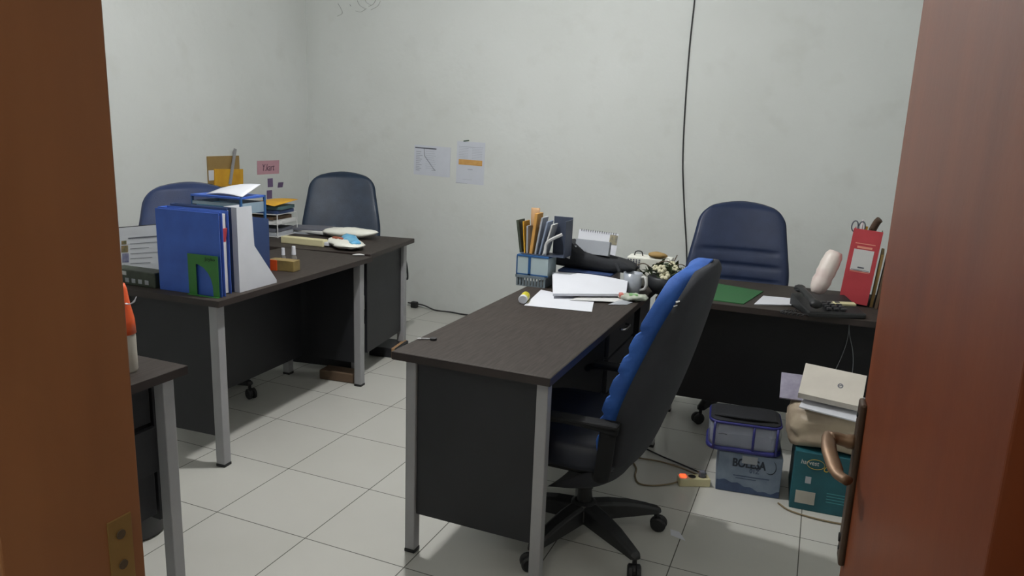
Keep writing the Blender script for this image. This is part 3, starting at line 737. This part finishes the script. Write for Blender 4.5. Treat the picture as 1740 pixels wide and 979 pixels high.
for j in range(11):
    u = -1+2*j/10; w_ = .028*(1-abs(u)**4)**.5+.006; h_ = .013*(1-abs(u)**3)**.5+.002
    rings.append([(u*.065, w_*math.cos(a_)*(1+.2*math.sin(3*a_+j)), .016+h_*math.sin(a_)*(1+.3*math.sin(2*a_+2*j))) for a_ in [2*PI*i/14 for i in range(14)]])
t = thing('snack_wrapper', 'crumpled white, red and green wrapper on the centre desk near the chair', 'wrapper', (1.632, 1.165, ZT), 20)
MB().loft(rings).build('wrapper_body', mat('wrapper_print', (186, 196, 178), .45, rgb2=(150, 150, 140), scale=30), t, smooth=True)
MB().box(-.062, -.04, -.02, .02, .012, .0315).build('red_print', mat('pale_red_print', (188, 110, 100), .5), t, bevel=.006)
MB().box(-.02, .02, -.022, .014, .014, .032).build('green_print', mat('pale_green_print', (120, 168, 110), .5), t, bevel=.006)
# yellow tube
t = thing('correction_tube', 'yellow and white tube lying beside the white sheet on the centre desk', 'tube', (1.235, .90, ZT+.0185), rot=(0, 0, R(12)))
Mx = Matrix.Rotation(-PI/2, 3, 'X')
MB().lathe([(.001, -.03), (.018, -.03), (.0182, -.028), (.0182, .03), (.001, .03)], n=24, M=Mx).build('label_wrap', mat('yellow_label', (206, 196, 44), .4), t, smooth=False)
MB().lathe([(.001, -.048), (.016, -.048), (.0185, -.046), (.0185, -.030), (.001, -.030)], n=24, M=Mx).build('cap', M_white, t, smooth=False)
# small key on desk corner
t = thing('small_key', 'small dark metal key lying near the front corner of the centre desk', 'key', (1.165, .205, ZT), 25)
MB().tube([(-.035, 0, .004), (.01, 0, .004)], .0035, 8, .6).box(-.035, -.022, -.008, 0, .001, .005).build('blade', M_steel, t)
MB().lathe([(.001, .0), (.012, .0), (.012, .007), (.001, .007)], (.018, 0, .0), 16).build('bow', M_blackp, t)
# baskets and file rack
t = thing('plastic_basket', 'grey-blue slotted basket under the clear drawer at the far end of the centre desk', 'basket', (1.145, 1.26, ZT), 2)
MB().box(-.07, .07, -.07, .04, 0, .004).build('bottom', M_basket, t)
m = MB()
for k in range(10):
    x = -.066+k*.0147; m.box(x-.004, x+.004, -.071, -.068, .003, .042)
for k in range(7):
    y = -.062+k*.0155; m.box(-.071, -.068, y-.004, y+.004, .003, .042); m.box(.068, .071, y-.004, y+.004, .003, .042)
m.build('slotted_side', M_basket, t)
MB().box(-.073, .073, -.074, -.067, .040, .052).box(-.073, .073, .037, .044, .04, .052).box(-.074, -.067, -.074, .044, .04, .052).box(.067, .074, -.074, .044, .04, .052).build('rim', M_basket, t)
t = thing('clear_drawer', 'clear drawer box with blue edges standing on the grey-blue basket', 'drawer box', (1.152, 1.26, ZT+.0525), 0)
MB().box(-.075, .075, -.068, .045, 0, .003).box(-.075, .075, -.068, -.066, .003, .088).box(-.075, -.073, -.066, .045, .003, .088).box(.073, .075, -.066, .045, .003, .088).box(-.075, .075, .043, .045, .003, .088).build('clear_body', mat('frosted_clear', (168, 184, 188), .35, var=.05), t)
MB().box(-.077, .077, -.070, .047, .084, .092).build('top_rim', M_bluet, t, bevel=.001)
MB().box(-.078, -.073, -.0705, -.065, 0, .086).box(-.02, -.008, -.0705, -.067, 0, .086).box(-.077, .077, -.0705, -.066, 0, .006).build('corner_strip', M_bluet, t)
def upright(name, label, x, y, z, rz, w_, th, h_, m, lean=(0, 0), cat='file', top=None):
    o = MB().box(-w_/2, w_/2, -th/2, th/2, 0, h_).build(name, m, bevel=.0008)
    o.location = (x, y, z); o.rotation_euler = (R(lean[0]), R(lean[1]), R(rz)); return tag(o, label, cat)
ZR = ZT+.1455
t = thing('magazine_file', 'dark navy magazine file open at the front, on the clear drawer box', 'magazine file', (1.255, 1.25, ZR), 0)
MB().box(-.045, .045, .045, .05, 0, .175).box(-.165, .045, -.05, .05, 0, .003).box(.040, .045, -.05, .05, 0, .165).build('holder', mat('slate_navy_plastic', (58, 66, 84), .5), t, bevel=.001)
gr = 'files standing in the rack on the clear drawer'
specs = [(-.17, 0, .012, .15, M_dgreen, -9, 'dark olive file, leftmost in the rack on the clear drawer'),
         (-.152, 0, .006, .145, M_yel, -5, 'thin mustard file second from left in the rack'),
         (-.140, 0, .007, .125, M_greyp, -2, 'thin grey file third from left in the rack'),
         (-.122, 0, .014, .185, mat('ochre_card', (196, 146, 74), .7), 6, 'wide ochre envelope in the middle of the rack'),
         (-.100, 0, .008, .17, M_greyp, 9, 'grey file just right of the ochre envelope'),
         (-.080, 0, .007, .155, mat('blue_grey_paper', (134, 146, 168), .7), 12, 'blue-grey file right of the grey one'),
         (-.062, 0, .007, .145, M_white2, 15, 'white folded papers leaning right in the rack')]
for dx, dy, th, h_, m_, ln, lb in specs:
    o = MB().box(-th/2, th/2, -.038, .038, 0, h_).build('rack_file', m_, bevel=.0008)
    o.location = (1.255+dx, 1.25+dy, ZR+.004); o.rotation_euler = (0, R(ln), 0); tag(o, lb, 'file', gr)
o = MB().sheet((0, -.03, 0), (.03, -.03, 0), (.035, .03, .0), (0, .03, 0), h=None, t=.001).build('rolled_card', M_tan)
bpy.data.objects.remove(o)
o = MB().sheet((-.02, 0, 0), (.022, 0, 0), (.012, 0, .085), (-.03, 0, .085), nu=4, nv=8, h=lambda u, v: -.02*v*v, t=.0015).build('tan_card', M_tan, smooth=True)
o.location = (1.142, 1.235, ZR+.125); tag(o, 'curled tan card sticking up above the ochre envelope', 'card')
o = MB().tube(smooth_path([(0, 0, 0), (.004, 0, .05), (.03, -.01, .075), (.075, -.02, .10), (.085, -.02, .105)], 4), .007, 8, .5).build('white_strap', M_white2, smooth=True)
o.location = (1.205, 1.205, ZR+.004); tag(o, 'bent white strap hanging out of the file rack', 'strap')
# pinkish box with black bag
t = thing('flat_carton', 'pinkish-white flat carton with a blue lid at the far end of the centre desk', 'box', (1.372, 1.372, ZT), 2)
MB().box(-.13, .12, -.08, .12, 0, .066).build('body', M_pinkw, t, bevel=.003)
MB().box(-.132, .122, -.082, .122, .066, .076).build('lid', M_navy, t, bevel=.003)
rings = []
prof = [(-.215, .03, .03), (-.205, .055, .075), (-.185, .068, .115), (-.155, .076, .128), (-.12, .08, .112), (-.07, .084, .082), (0, .086, .068), (.06, .085, .058), (.11, .08, .050), (.145, .068, .038), (.165, .04, .022)]
for j, (x, w_, h_) in enumerate(prof):
    rings.append([(x+.006*math.sin(3*a_), w_*math.copysign(abs(math.cos(a_))**.6, math.cos(a_))*(1+.05*math.sin(4*a_+j*1.7)), max(0, h_/2+h_/2*math.copysign(abs(math.sin(a_))**.7, math.sin(a_))*(1+.10*math.sin(5*a_+j*1.3)) if math.sin(a_) > 0 else h_/2*(1-abs(math.sin(a_))**.5))) for a_ in [2*PI*i/28 for i in range(28)]])
t = thing('black_bag', 'slouching black nylon bag lying on the flat carton under the calendar', 'bag', (1.415, 1.408, ZT+.0775), 1)
MB().loft(rings).build('bag_body', M_blackc, t, smooth=True)
MB().tube(smooth_path([(.09, -.07, .045), (.10, -.085, .03), (.11, -.092, .012)], 5), .009, 8, .5).build('shoulder_strap', M_blackc, t, smooth=True)
# calendar
t = thing('desk_calendar', 'white spiral desk calendar with a picture, propped on the black bag', 'calendar', (1.362, 1.475, ZT+.122), rot=(R(-14), R(2), 0))
MB().box(-.098, .098, 0, .002, 0, .120).build('page', M_white, t)
MB().box(.058, .096, -.001, 0, .066, .112).box(-.02, .058, -.001, 0, .066, .076).build('picture', mat('calendar_print', (92, 92, 86), .6, rgb2=(150, 140, 110), scale=60), t)
m = MB()
for i in range(16): m.tube([(-.085+i*.0113, -.003, .112), (-.085+i*.0113, -.004, .122), (-.085+i*.0113, .004, .122)], .0012, 5)
m.build('spiral', M_ink, t)
t = thing('grey_carton', 'small grey box in front of the desk calendar', 'box', (1.373, 1.378, ZT+.146), rot=(R(-14), R(1), R(1)))
MB().box(-.08, .082, -.012, .022, 0, .066).build('body', mat('grey_carton_card', (146, 150, 156), .6, var=.03), t, bevel=.001)
o = MB().prism([(0, 0, 0), (.045, 0, -.002), (.028, 0, -.075), (.012, 0, -.072)], (0, .002, 0)).build('white_slip', M_white); o.location = (1.262, 1.352, ZT+.186)
o.rotation_euler = (R(-12), 0, 0); tag(o, 'white slip hanging at the left end of the grey box', 'paper')
o = MB().prism([(0, 0, 0), (.06, .0, -.004), (.06, 0, -.04), (.04, 0, -.035)], (0, .0015, 0)).build('white_slip', M_white2); o.location = (1.232, 1.318, ZT+.165)
o.rotation_euler = (R(-20), 0, 0); tag(o, 'white slip lower left, lying on the black bag', 'paper')
# white slotted tray
t = thing('white_organiser', 'long white plastic tray with a slotted end right of the calendar', 'tray', (1.605, 1.535, ZT), 3)
MB().box(-.09, .115, -.05, .05, .0, .138).build('body', M_bagw, t, bevel=.006)
m = MB()
for i in range(5):
    for j in range(5): m.box(-.088+i*.013, -.080+i*.013, -.0515, -.0495, .085+j*.009, .091+j*.009)
m.build('slots', M_ink, t)
MB().tube(smooth_path([(-.065, 0, .137), (-.06, 0, .155), (-.045, 0, .160), (-.03, 0, .155), (-.025, 0, .137)], 3), .003, 6).build('loop_handle', M_blackp, t, smooth=True)
# mug
t = thing('mug', 'grey-white mug with a handle on the centre desk beside the plant', 'mug', (1.588, 1.325, ZT), -15)
MB().lathe([(.001, 0), (.034, 0), (.038, .006), (.043, .092), (.040, .092), (.036, .01), (.001, .008)], n=28).build('cup', M_ceram, t, smooth=True)
MB().tube(smooth_path([(.038, 0, .075), (.058, 0, .078), (.068, 0, .055), (.062, 0, .028), (.037, 0, .018)], 5), .006, 10).build('handle', M_white2, t, smooth=True)
# plant arrangement
t = thing('potted_plant', 'small dried flower arrangement in a dark pot behind the front chair', 'plant', (1.735, 1.40, ZT-.725))
t.location = (1.715, 1.395, ZT)
MB().lathe([(.001, 0), (.045, 0), (.07, .03), (.075, .075), (.065, .08), (.06, .07), (.001, .065)], n=24).build('pot', M_pot, t, smooth=True)
m = MB(); rnd = random.Random(4)
for k in range(70):
    a = rnd.random()*2*PI; el = rnd.random()*1.3; r = .055+.05*rnd.random(); c = Vector((math.cos(a)*math.cos(el)*r, math.sin(a)*math.cos(el)*r*.6, .085+math.sin(el)*r*.55))
    d_ = Vector((rnd.uniform(-1, 1), rnd.uniform(-1, 1), rnd.uniform(-.3, 1))).normalized(); s_ = d_.cross(Vector((.3, .5, .8))).normalized()
    n_ = d_.cross(s_); L_ = .022+.018*rnd.random(); W_ = L_*.35
    m.add([c-d_*L_, c+s_*W_+n_*.003, c+d_*L_, c-s_*W_+n_*.003, c-n_*.002], [(0, 1, 4), (1, 2, 4), (2, 3, 4), (3, 0, 4)])
o = m.build('foliage', M_leaf, t); o['kind'] = 'stuff'
for k, (x, y, z, s_) in enumerate(((-.005, -.05, .118, .020), (.012, -.055, .092, .022), (.05, -.03, .125, .014), (.035, -.02, .14, .014), (-.035, -.04, .12, .013))):
    m = MB()
    for j in range(6):
        a = 2*PI*j/6; c = Vector((x+math.cos(a)*s_*.6, y+math.sin(a)*s_*.4, z+math.sin(a)*s_*.5))
        m.lathe([(.001, -s_*.5), (s_*.45, -s_*.3), (s_*.55, 0), (s_*.4, s_*.35), (.001, s_*.5)], c, 8)
    m.build('flower', M_flower, t, smooth=True)
for P in ([(0, 0, .07), (.03, 0, .13), (.05, 0, .18)], [(0, 0, .07), (.06, -.02, .14), (.10, -.02, .13), (.11, -.02, .10)], [(0, 0, .07), (-.03, -.03, .13), (.01, -.04, .155), (.045, -.04, .14)], [(0, 0, .08), (.07, 0, .10), (.105, 0, .13)], [(-.02, 0, .08), (-.09, 0, .125), (-.13, 0, .115)]):
    MB().tube(smooth_path(P, 5), .0024, 6).build('twig', M_stem, t, smooth=True)
o = blob('brown_pouch', M_brown, .045, .03, .014, 3, .1); o.location = (1.655, 1.51, ZT+.1385); tag(o, 'small brown cloth pouch on the white tray left of the flowers', 'pouch')

# ------------------------------------------------------------------ right desk things
lay('green_folder', 'green folder lying on the right desk', [(1.93, 1.36), (2.072, 1.352), (2.128, 1.68), (1.90, 1.75)], ZT+.0005, M_greenp, None, .004, 'folder')
lay('printed_form', 'stack of white printed forms next to the green folder', [(2.114, 1.372), (2.262, 1.43), (2.305, 1.582), (2.136, 1.575)], ZT+.0005, M_white, lambda u, v: .003*u, .004, 'papers')
m = MB()
for i in range(7): m.box(2.15, 2.27, 1.425+i*.019, 1.427+i*.019, ZT+.0072, ZT+.0078)
# phone
t = thing('desk_phone', 'black desk telephone with a cream strip on the right desk', 'telephone', (2.405, 1.40, ZT), 22)
t.scale = (1.18, 1.15, 1.0)
MB().prism([(-.10, -.09, 0), (-.10, .10, 0), (-.10, .10, .055), (-.10, -.09, .022)], (.20, 0, 0)).build('phone_body', M_blackp, t, bevel=.006)
m = MB().tube(smooth_path([(-.075, -.095, .05), (-.078, -.06, .062), (-.08, 0, .075), (-.078, .06, .082), (-.075, .09, .076)], 4), [.018, .022, .022, .018, .014, .013, .013, .013, .013, .013, .013, .013, .016, .020, .022, .020, .016], 10, .8)
m.build('handset', M_blackp, t, smooth=True)
MB().box(.005, .092, -.02, .005, .036, .046, (R(10), 0, 0)).build('cream_strip', M_cream, t, bevel=.002)
m = MB()
for i in range(3):
    for j in range(4): m.box(-.03+i*.025, -.013+i*.025, -.072+j*.02-.0, -.060+j*.02, .028+j*.0035, .038+j*.0035)
m.build('keypad', mat('dark_keys', (58, 58, 62), .5), t, bevel=.002)
pts = []
for k in range(90):
    s_ = k/89; a = s_*2*PI*14; cx = -.11-.07*math.sin(PI*s_); cy = -.10+.08*s_
    pts.append((cx+.006*math.cos(a), cy, .009+.006*math.sin(a)))
MB().tube(pts, .0022, 5).build('coiled_cord', M_wire, t, smooth=True)
# wrapped roll, leaning on the red file
ax0, ax1 = Vector((2.354, 1.61, ZT+.036)), Vector((2.415, 1.66, ZT+.222))
pts = [ax0.lerp(ax1, k/10) for k in range(11)]
rr = [.022, .034, .039, .042, .038, .042, .040, .042, .039, .038, .028]
o = MB().tube(pts, rr, 18).build('wrapped_roll', M_wrap, smooth=True); tag(o, 'white and pink plastic-wrapped roll leaning against the red box file', 'roll')
# red box file
t = thing('box_file', 'red box file with a white label, full of odds and ends, on the right desk', 'box file', (2.508, 1.60, ZT+.011), rot=(R(-2), R(4), R(-4)))
w_, dep, h_ = .116, .25, .325
for nm, b_ in (('front_panel', (-w_/2, w_/2, 0, .004, 0, h_)), ('side_panel', (-w_/2, -w_/2+.004, .004, dep, 0, h_-.01)), ('side_panel', (w_/2-.004, w_/2, .004, dep, 0, h_-.01)), ('bottom_panel', (-w_/2+.004, w_/2-.004, .004, dep, 0, .004)), ('back_panel', (-w_/2+.004, w_/2-.004, dep-.004, dep, .004, h_*.6))):
    MB().box(*b_).build(nm, M_red if nm != 'side_panel' else M_hbrown if b_[0] > 0 else M_red, t, bevel=.001)
lb = MB().box(-.040, .040, -.0012, 0, .145, .238).build('label', M_white2, t)
MB().box(-.012, .014, -.002, -.0012, .157, .163).box(-.036, .036, -.002, -.0012, .148, .150).build('label_print', M_ink, lb)
for b_ in ((-.040, .040, .262, .2655), (-.030, .030, .243, .252), (-.040, .040, .139, .1415)):
    MB().box(b_[0], b_[1], -.001, 0, b_[2], b_[3]).build('printed_line', mat('salmon_print', (222, 150, 130), .6), t)
bx = 2.507
def stick(name, label, pts, r, m, cat='tool', n=8, flat=1):
    return tag(MB().tube(smooth_path(pts, 4), r, n, flat).build(name, m, smooth=True), label, cat)
z0 = ZT+.28
t = thing('scissors', 'pair of scissors standing at the left in the red box file', 'scissors', (2.490, 1.68, z0+.005), rot=(0, R(3), 0))
for s_ in (-1, 1):
    P = [(s_*.014+.013*math.cos(a_), 0, .055+.024*math.sin(a_)) for a_ in [2*PI*k/14 for k in range(15)]]
    MB().tube(P, .0032, 6).tube([(s_*.010, 0, .03), (-s_*.004, 0, -.04)], .004, 6).build('handle_loop', M_ink, t, smooth=True)
stick('marker_pen', 'yellow marker pen standing in the red box file', [(2.522, 1.69, z0-.05), (2.525, 1.69, z0+.062)], .007, M_yel, 'pen')
stick('rolled_cloth', 'brown rolled bundle sticking out of the red box file', [(2.54, 1.73, z0-.03), (2.552, 1.72, z0+.04), (2.566, 1.71, z0+.082), (2.575, 1.705, z0+.095)], .016, mat('dark_brown_cloth', (84, 64, 48), .8, var=.2), 'bundle')
stick('white_stick', 'thin white stick with a pinkish end in the red box file', [(2.507, 1.74, z0-.03), (2.512, 1.74, z0+.085)], .004, M_pinkw, 'stick')
o = upright('brown_envelope', 'brown envelope standing right of the red box file', 2.590, 1.72, ZT, -4, .012, .22, .235, M_brown, (0, 4), 'envelope')
o = upright('dark_folder', 'dark brown folder between the envelope and the desk end', 2.608, 1.70, ZT, -4, .012, .23, .25, M_hbrown, (0, 5), 'folder')
o = upright('tan_folder', 'grey-brown folder, rightmost of the upright ones on the right desk', 2.626, 1.69, ZT, -4, .010, .22, .21, mat('grey_brown_card', (120, 108, 92), .7), (0, 6), 'folder')
o = upright('white_board', 'white sheet with a dark edge leaning behind the upright folders', 2.668, 1.78, ZT, -4, .004, .20, .345, M_white2, (0, -1), 'board')
# wires on the front panel
t = thing('thin_wire', 'thin grey wires hanging down the front of the right desk', 'wire')
MB().tube(smooth_path([(2.50, 1.600, .69), (2.508, 1.598, .60), (2.50, 1.598, .52), (2.475, 1.598, .42), (2.45, 1.598, .34), (2.44, 1.60, .20)], 5), .0018, 6).build('strand', M_greyp, t)
MB().tube(smooth_path([(2.50, 1.600, .69), (2.512, 1.598, .60), (2.535, 1.598, .52), (2.545, 1.598, .44), (2.54, 1.598, .34), (2.55, 1.60, .20)], 5), .0018, 6).build('strand', M_greyp, t)

# ------------------------------------------------------------------ floor on the right
t = thing('water_carton', 'pale blue cardboard carton lettered BOLESA on the floor', 'box', (2.170, 1.19, 0), 7)
MB().box(-.125, .125, -.13, .12, 0, .172).build('carton_body', M_boxb, t, bevel=.003)
# dark wave print along the lower edge
m = MB(); N_ = 24
for k in range(N_):
    x0, x1 = -.124+.248*k/N_, -.124+.248*(k+1)/N_
    f = lambda x: .03+.02*math.cos((x+.124)/.248*PI*1.0)+.016*max(0, (x-.06)/.06)**1.5+.004*math.sin(x*120)
    m.prism([(x0, -.1312, .002), (x1, -.1312, .002), (x1, -.1312, f(x1)), (x0, -.1312, f(x0))], (0, .001, 0))
m.build('wave_print', M_boxd, t)
text('lettering', 'BOLESA', .050, mat('dark_navy_ink', (30, 40, 56), .6), t, (-.004, -.1318, .130), (PI/2, 0, 0), 0, .74, bold=.0007)
text('lettering', 'BOLESA', .050, MATS['dark_navy_ink'], t, (-.0022, -.1319, .130), (PI/2, 0, 0), 0, .74, bold=.0007)
text('lettering', '01Z', .026, M_boxd, t, (.02, -.1318, .102), (PI/2, 0, 0), 0, .9)
MB().tube([(.08+.022*math.cos(a_), -.1315, .13+.03*math.sin(a_)) for a_ in [-2.2+3.2*k/12 for k in range(13)]], [.001+.0028*math.sin(PI*k/12) for k in range(13)], 6, .3).build('arc_print', MATS['dark_navy_ink'], t)
MB().box(-.032, .028, -.1332, -.1318, .133, .166).build('paper_patch', M_greyp, t)
m = MB(); m.box(-.06, .08, -.1318, -.1308, .074, .077); m.box(-.05, .03, -.1318, -.1308, .064, .066); m.build('printed_rows', M_boxd, t)
t = thing('zip_bag', 'clear zip bag with dark blue piping and black top lying on the lettered carton', 'bag', (2.142, 1.150, .1735), 7)
def rrect(hx, hy, z, r=.04, n=6):
    P = []
    for cx, cy, a0 in ((hx-r, hy-r, 0), (-hx+r, hy-r, PI/2), (-hx+r, -hy+r, PI), (hx-r, -hy+r, 1.5*PI)):
        for k in range(n+1): a = a0+PI/2*k/n; P.append((cx+r*math.cos(a), cy+r*math.sin(a), z))
    return P
MB().loft([rrect(.120, .085, .008), rrect(.132, .094, .03), rrect(.135, .096, .08), rrect(.130, .09, .118)]).build('contents', M_lilac, t, smooth=False)
MB().loft([rrect(.128, .094, .002), rrect(.141, .102, .03), rrect(.143, .104, .09), rrect(.136, .098, .126)]).build('clear_film', M_pvc, t, smooth=True)
MB().loft([rrect(.137, .099, .127), rrect(.137, .099, .133), rrect(.12, .085, .139)]).build('top_panel', M_blackc, t)
for z, hx, hy, r_ in ((.013, .138, .100, .010), (.124, .138, .100, .006)):
    P = rrect(hx, hy, z); P.append(P[0]); MB().tube(P, r_, 8).build('piping', M_piping, t, smooth=True)
for x in (-.118, .035, .125):
    MB().tube([(x, -.103, .012), (x, -.107, .05), (x, -.107, .09), (x, -.100, .124)], .005, 8).build('piping', M_piping, t, smooth=True)
MB().tube(smooth_path([(-.10, -.108, .080), (-.085, -.118, .086), (-.07, -.112, .080)], 3), .003, 6).build('zip_pull', M_ink, t)
MB().tube(smooth_path([(-.12, -.06, .140), (-.06, -.08, .148), (.05, -.08, .148), (.12, -.06, .140)], 5), .009, 8, .6).build('carry_strap', M_blackc, t, smooth=True)

t = thing('teal_carton', 'teal cardboard carton with yellow lettering on the floor, stuffed bag on top', 'box', (2.473, 1.175, 0), 3)
MB().box(-.13, .15, -.145, .13, 0, .243).build('carton_body', M_teal, t, bevel=.003)
M_ylet = mat('yellow_print', (206, 168, 44), .6)
text('lettering', 'harvest', .026, M_white2, t, (-.074, -.1462, .202), (PI/2, 0, 0), .1, .85)
text('lettering', 'One!', .031, M_ylet, t, (.004, -.1462, .184), (PI/2, 0, 0), .25, .9)
MB().tube([(-.052+.032*math.cos(a_), -.1458, .198+.020*math.sin(a_)) for a_ in [2*PI*k/24 for k in range(25)]], .0014, 6, .4).build('ring_print', M_ylet, t)
MB().box(-.083, -.062, -.1465, -.145, .115, .143).build('sticker', M_greyp, t)
MB().box(-.112, -.040, -.1468, -.145, .028, .080).build('sticker', mat('pale_label', (172, 168, 158), .7), t)
m = MB()
for i in range(4): m.box(.0, .11, -.1458, -.1450, .05+i*.012, .053+i*.012)
m.build('printed_rows', mat('faint_teal_ink', (70, 140, 146), .6), t)
# stuffed beige bag with papers
rings = []
for j in range(13):
    v = j/12; z = .01+.155*v; k = .95+.09*math.sin(PI*v*.9)-.10*v**4
    rings.append([((.152*k+.006*math.sin(7*a_+j))*math.copysign(abs(math.cos(a_))**.6, math.cos(a_)), (.135*k+.006*math.sin(5*a_-j))*math.copysign(abs(math.sin(a_))**.6, math.sin(a_)), z+.008*math.sin(3*a_+j)) for a_ in [2*PI*i/28 for i in range(28)]])
o = MB().loft(rings).build('stuffed_bag', M_beige, smooth=True); o.location = (2.458, 1.175, .244); tag(o, 'crumpled beige plastic bag stuffed with things on the teal carton', 'bag')
def flat(name, label, c, rot, sx, sy, th, m, cat='papers'):
    o = MB().box(-sx/2, sx/2, -sy/2, sy/2, 0, th).build(name, m, bevel=.001); o.location = c; o.rotation_euler = tuple(R(a) for a in rot); return tag(o, label, cat)
flat('paper_wad', 'bright white sheets on the stuffed bag, under the beige document', (2.465, 1.11, .428), (10, 3, -8), .22, .20, .006, M_white)
flat('document_stack', 'thick beige document with a small stamp on top of the pile', (2.452, 1.12, .482), (32, 3, -4), .225, .16, .030, mat('beige_document', (204, 198, 188), .65, var=.05))
MB().tube([(.028+.008*math.cos(2*PI*k/16), .0+.010*math.sin(2*PI*k/16), .0303) for k in range(17)], .0022, 6, .3).tube([(.020, -.004, .0303), (.036, .006, .0303)], .002, 6, .3).build('stamp', M_ink, bpy.data.objects['document_stack'])
t = flat('stamped_booklet', 'lilac-grey booklet sticking out at the left of the paper pile', (2.318, 1.16, .452), (50, 0, 4), .11, .11, .012, mat('lilac_grey_print', (162, 158, 176), .65, rgb2=(142, 138, 158), scale=40), 'booklet')

# power strip
t = thing('power_strip', 'cream power strip with a glowing red switch on the floor', 'power strip', (1.972, 1.045, 0), 25)
MB().box(-.065, .065, -.024, .024, 0, .036).build('strip_body', M_cream, t, bevel=.004)
MB().box(-.058, -.034, -.012, .012, .0355, .043).build('switch', M_led, t, bevel=.003)
for x in (-.008, .035):
    MB().lathe([(.001, .0355), (.016, .0355), (.016, .037), (.012, .0365), (.001, .0362)], (x, 0, 0), 20).build('socket', M_blackp, t)
MB().box(.022, .046, -.014, .012, .0362, .062).build('plug', M_ink, t, bevel=.005)
for nm, m_, P, lb in (('floor_cable', M_wire, [(1.72, 1.29, .006), (1.80, 1.245, .006), (1.90, 1.20, .006), (1.98, 1.16, .006), (2.01, 1.12, .02), (2.01, 1.075, .055)], 'dark cable running from under the front chair to the power strip'),
                      ('floor_cable', M_tanw, [(1.70, 1.18, .005), (1.80, 1.19, .005), (1.90, 1.17, .005), (1.99, 1.12, .01), (1.985, 1.07, .052)], 'tan cable curving behind the power strip'),
                      ('floor_cable', M_tanw, [(1.913, 1.01, .014), (1.88, .99, .005), (1.82, .945, .005), (1.765, .94, .005), (1.735, 1.0, .005), (1.72, 1.08, .005), (1.66, 1.18, .005)], 'tan cable looping from the switch end of the power strip'),
                      ('floor_cable', M_tanw, [(2.31, 1.03, .005), (2.36, .985, .005), (2.47, .965, .005), (2.60, .975, .005), (2.72, 1.0, .005)], 'thin tan cable on the floor in front of the teal carton')):
    tag(MB().tube(smooth_path(P, 6), .0035, 8).build(nm, m_, smooth=True), lb, 'cable')
o = MB().sheet((1.965, .60, .0006), (2.02, .585, .0006), (1.99, .635, .0006), (1.955, .64, .0006), nu=3, nv=3, t=.001).build('torn_paper', M_white); tag(o, 'tiny torn white scrap on the floor right of the front chair', 'paper')

# ------------------------------------------------------------------ left foreground desk: bottle, bin
t = thing('spray_bottle', 'white bottle with an orange top beside the left door frame', 'bottle', (.584, -.49, ZT), 0)
MB().lathe([(.001, 0), (.034, 0), (.036, .005), (.036, .10), (.033, .125), (.020, .15), (.020, .155), (.001, .155)], n=24).build('bottle_body', mat('pale_grey_plastic', (176, 170, 158), .4), t, smooth=True)
MB().lathe([(.0335, .11), (.038, .11), (.036, .15), (.028, .19), (.022, .235), (.018, .25), (.001, .25)], n=24).build('top', M_orange, t, smooth=True)
MB().tube(smooth_path([(.018, 0, .20), (.035, 0, .197), (.055, .0, .205), (.068, 0, .222)], 4), [.002]*2+[.004]*8+[.002]*3, 8, .4).build('paper_curl', M_white, t, smooth=True)
t = thing('waste_bin', 'black waste bin on the floor behind the left foreground desk', 'bin', (.235, -.22, 0))
MB().lathe([(.001, 0), (.095, 0), (.105, .01), (.118, .23), (.122, .24), (.117, .24), (.10, .015), (.001, .012)], n=32).build('bin_body', M_blackp, t, smooth=True)
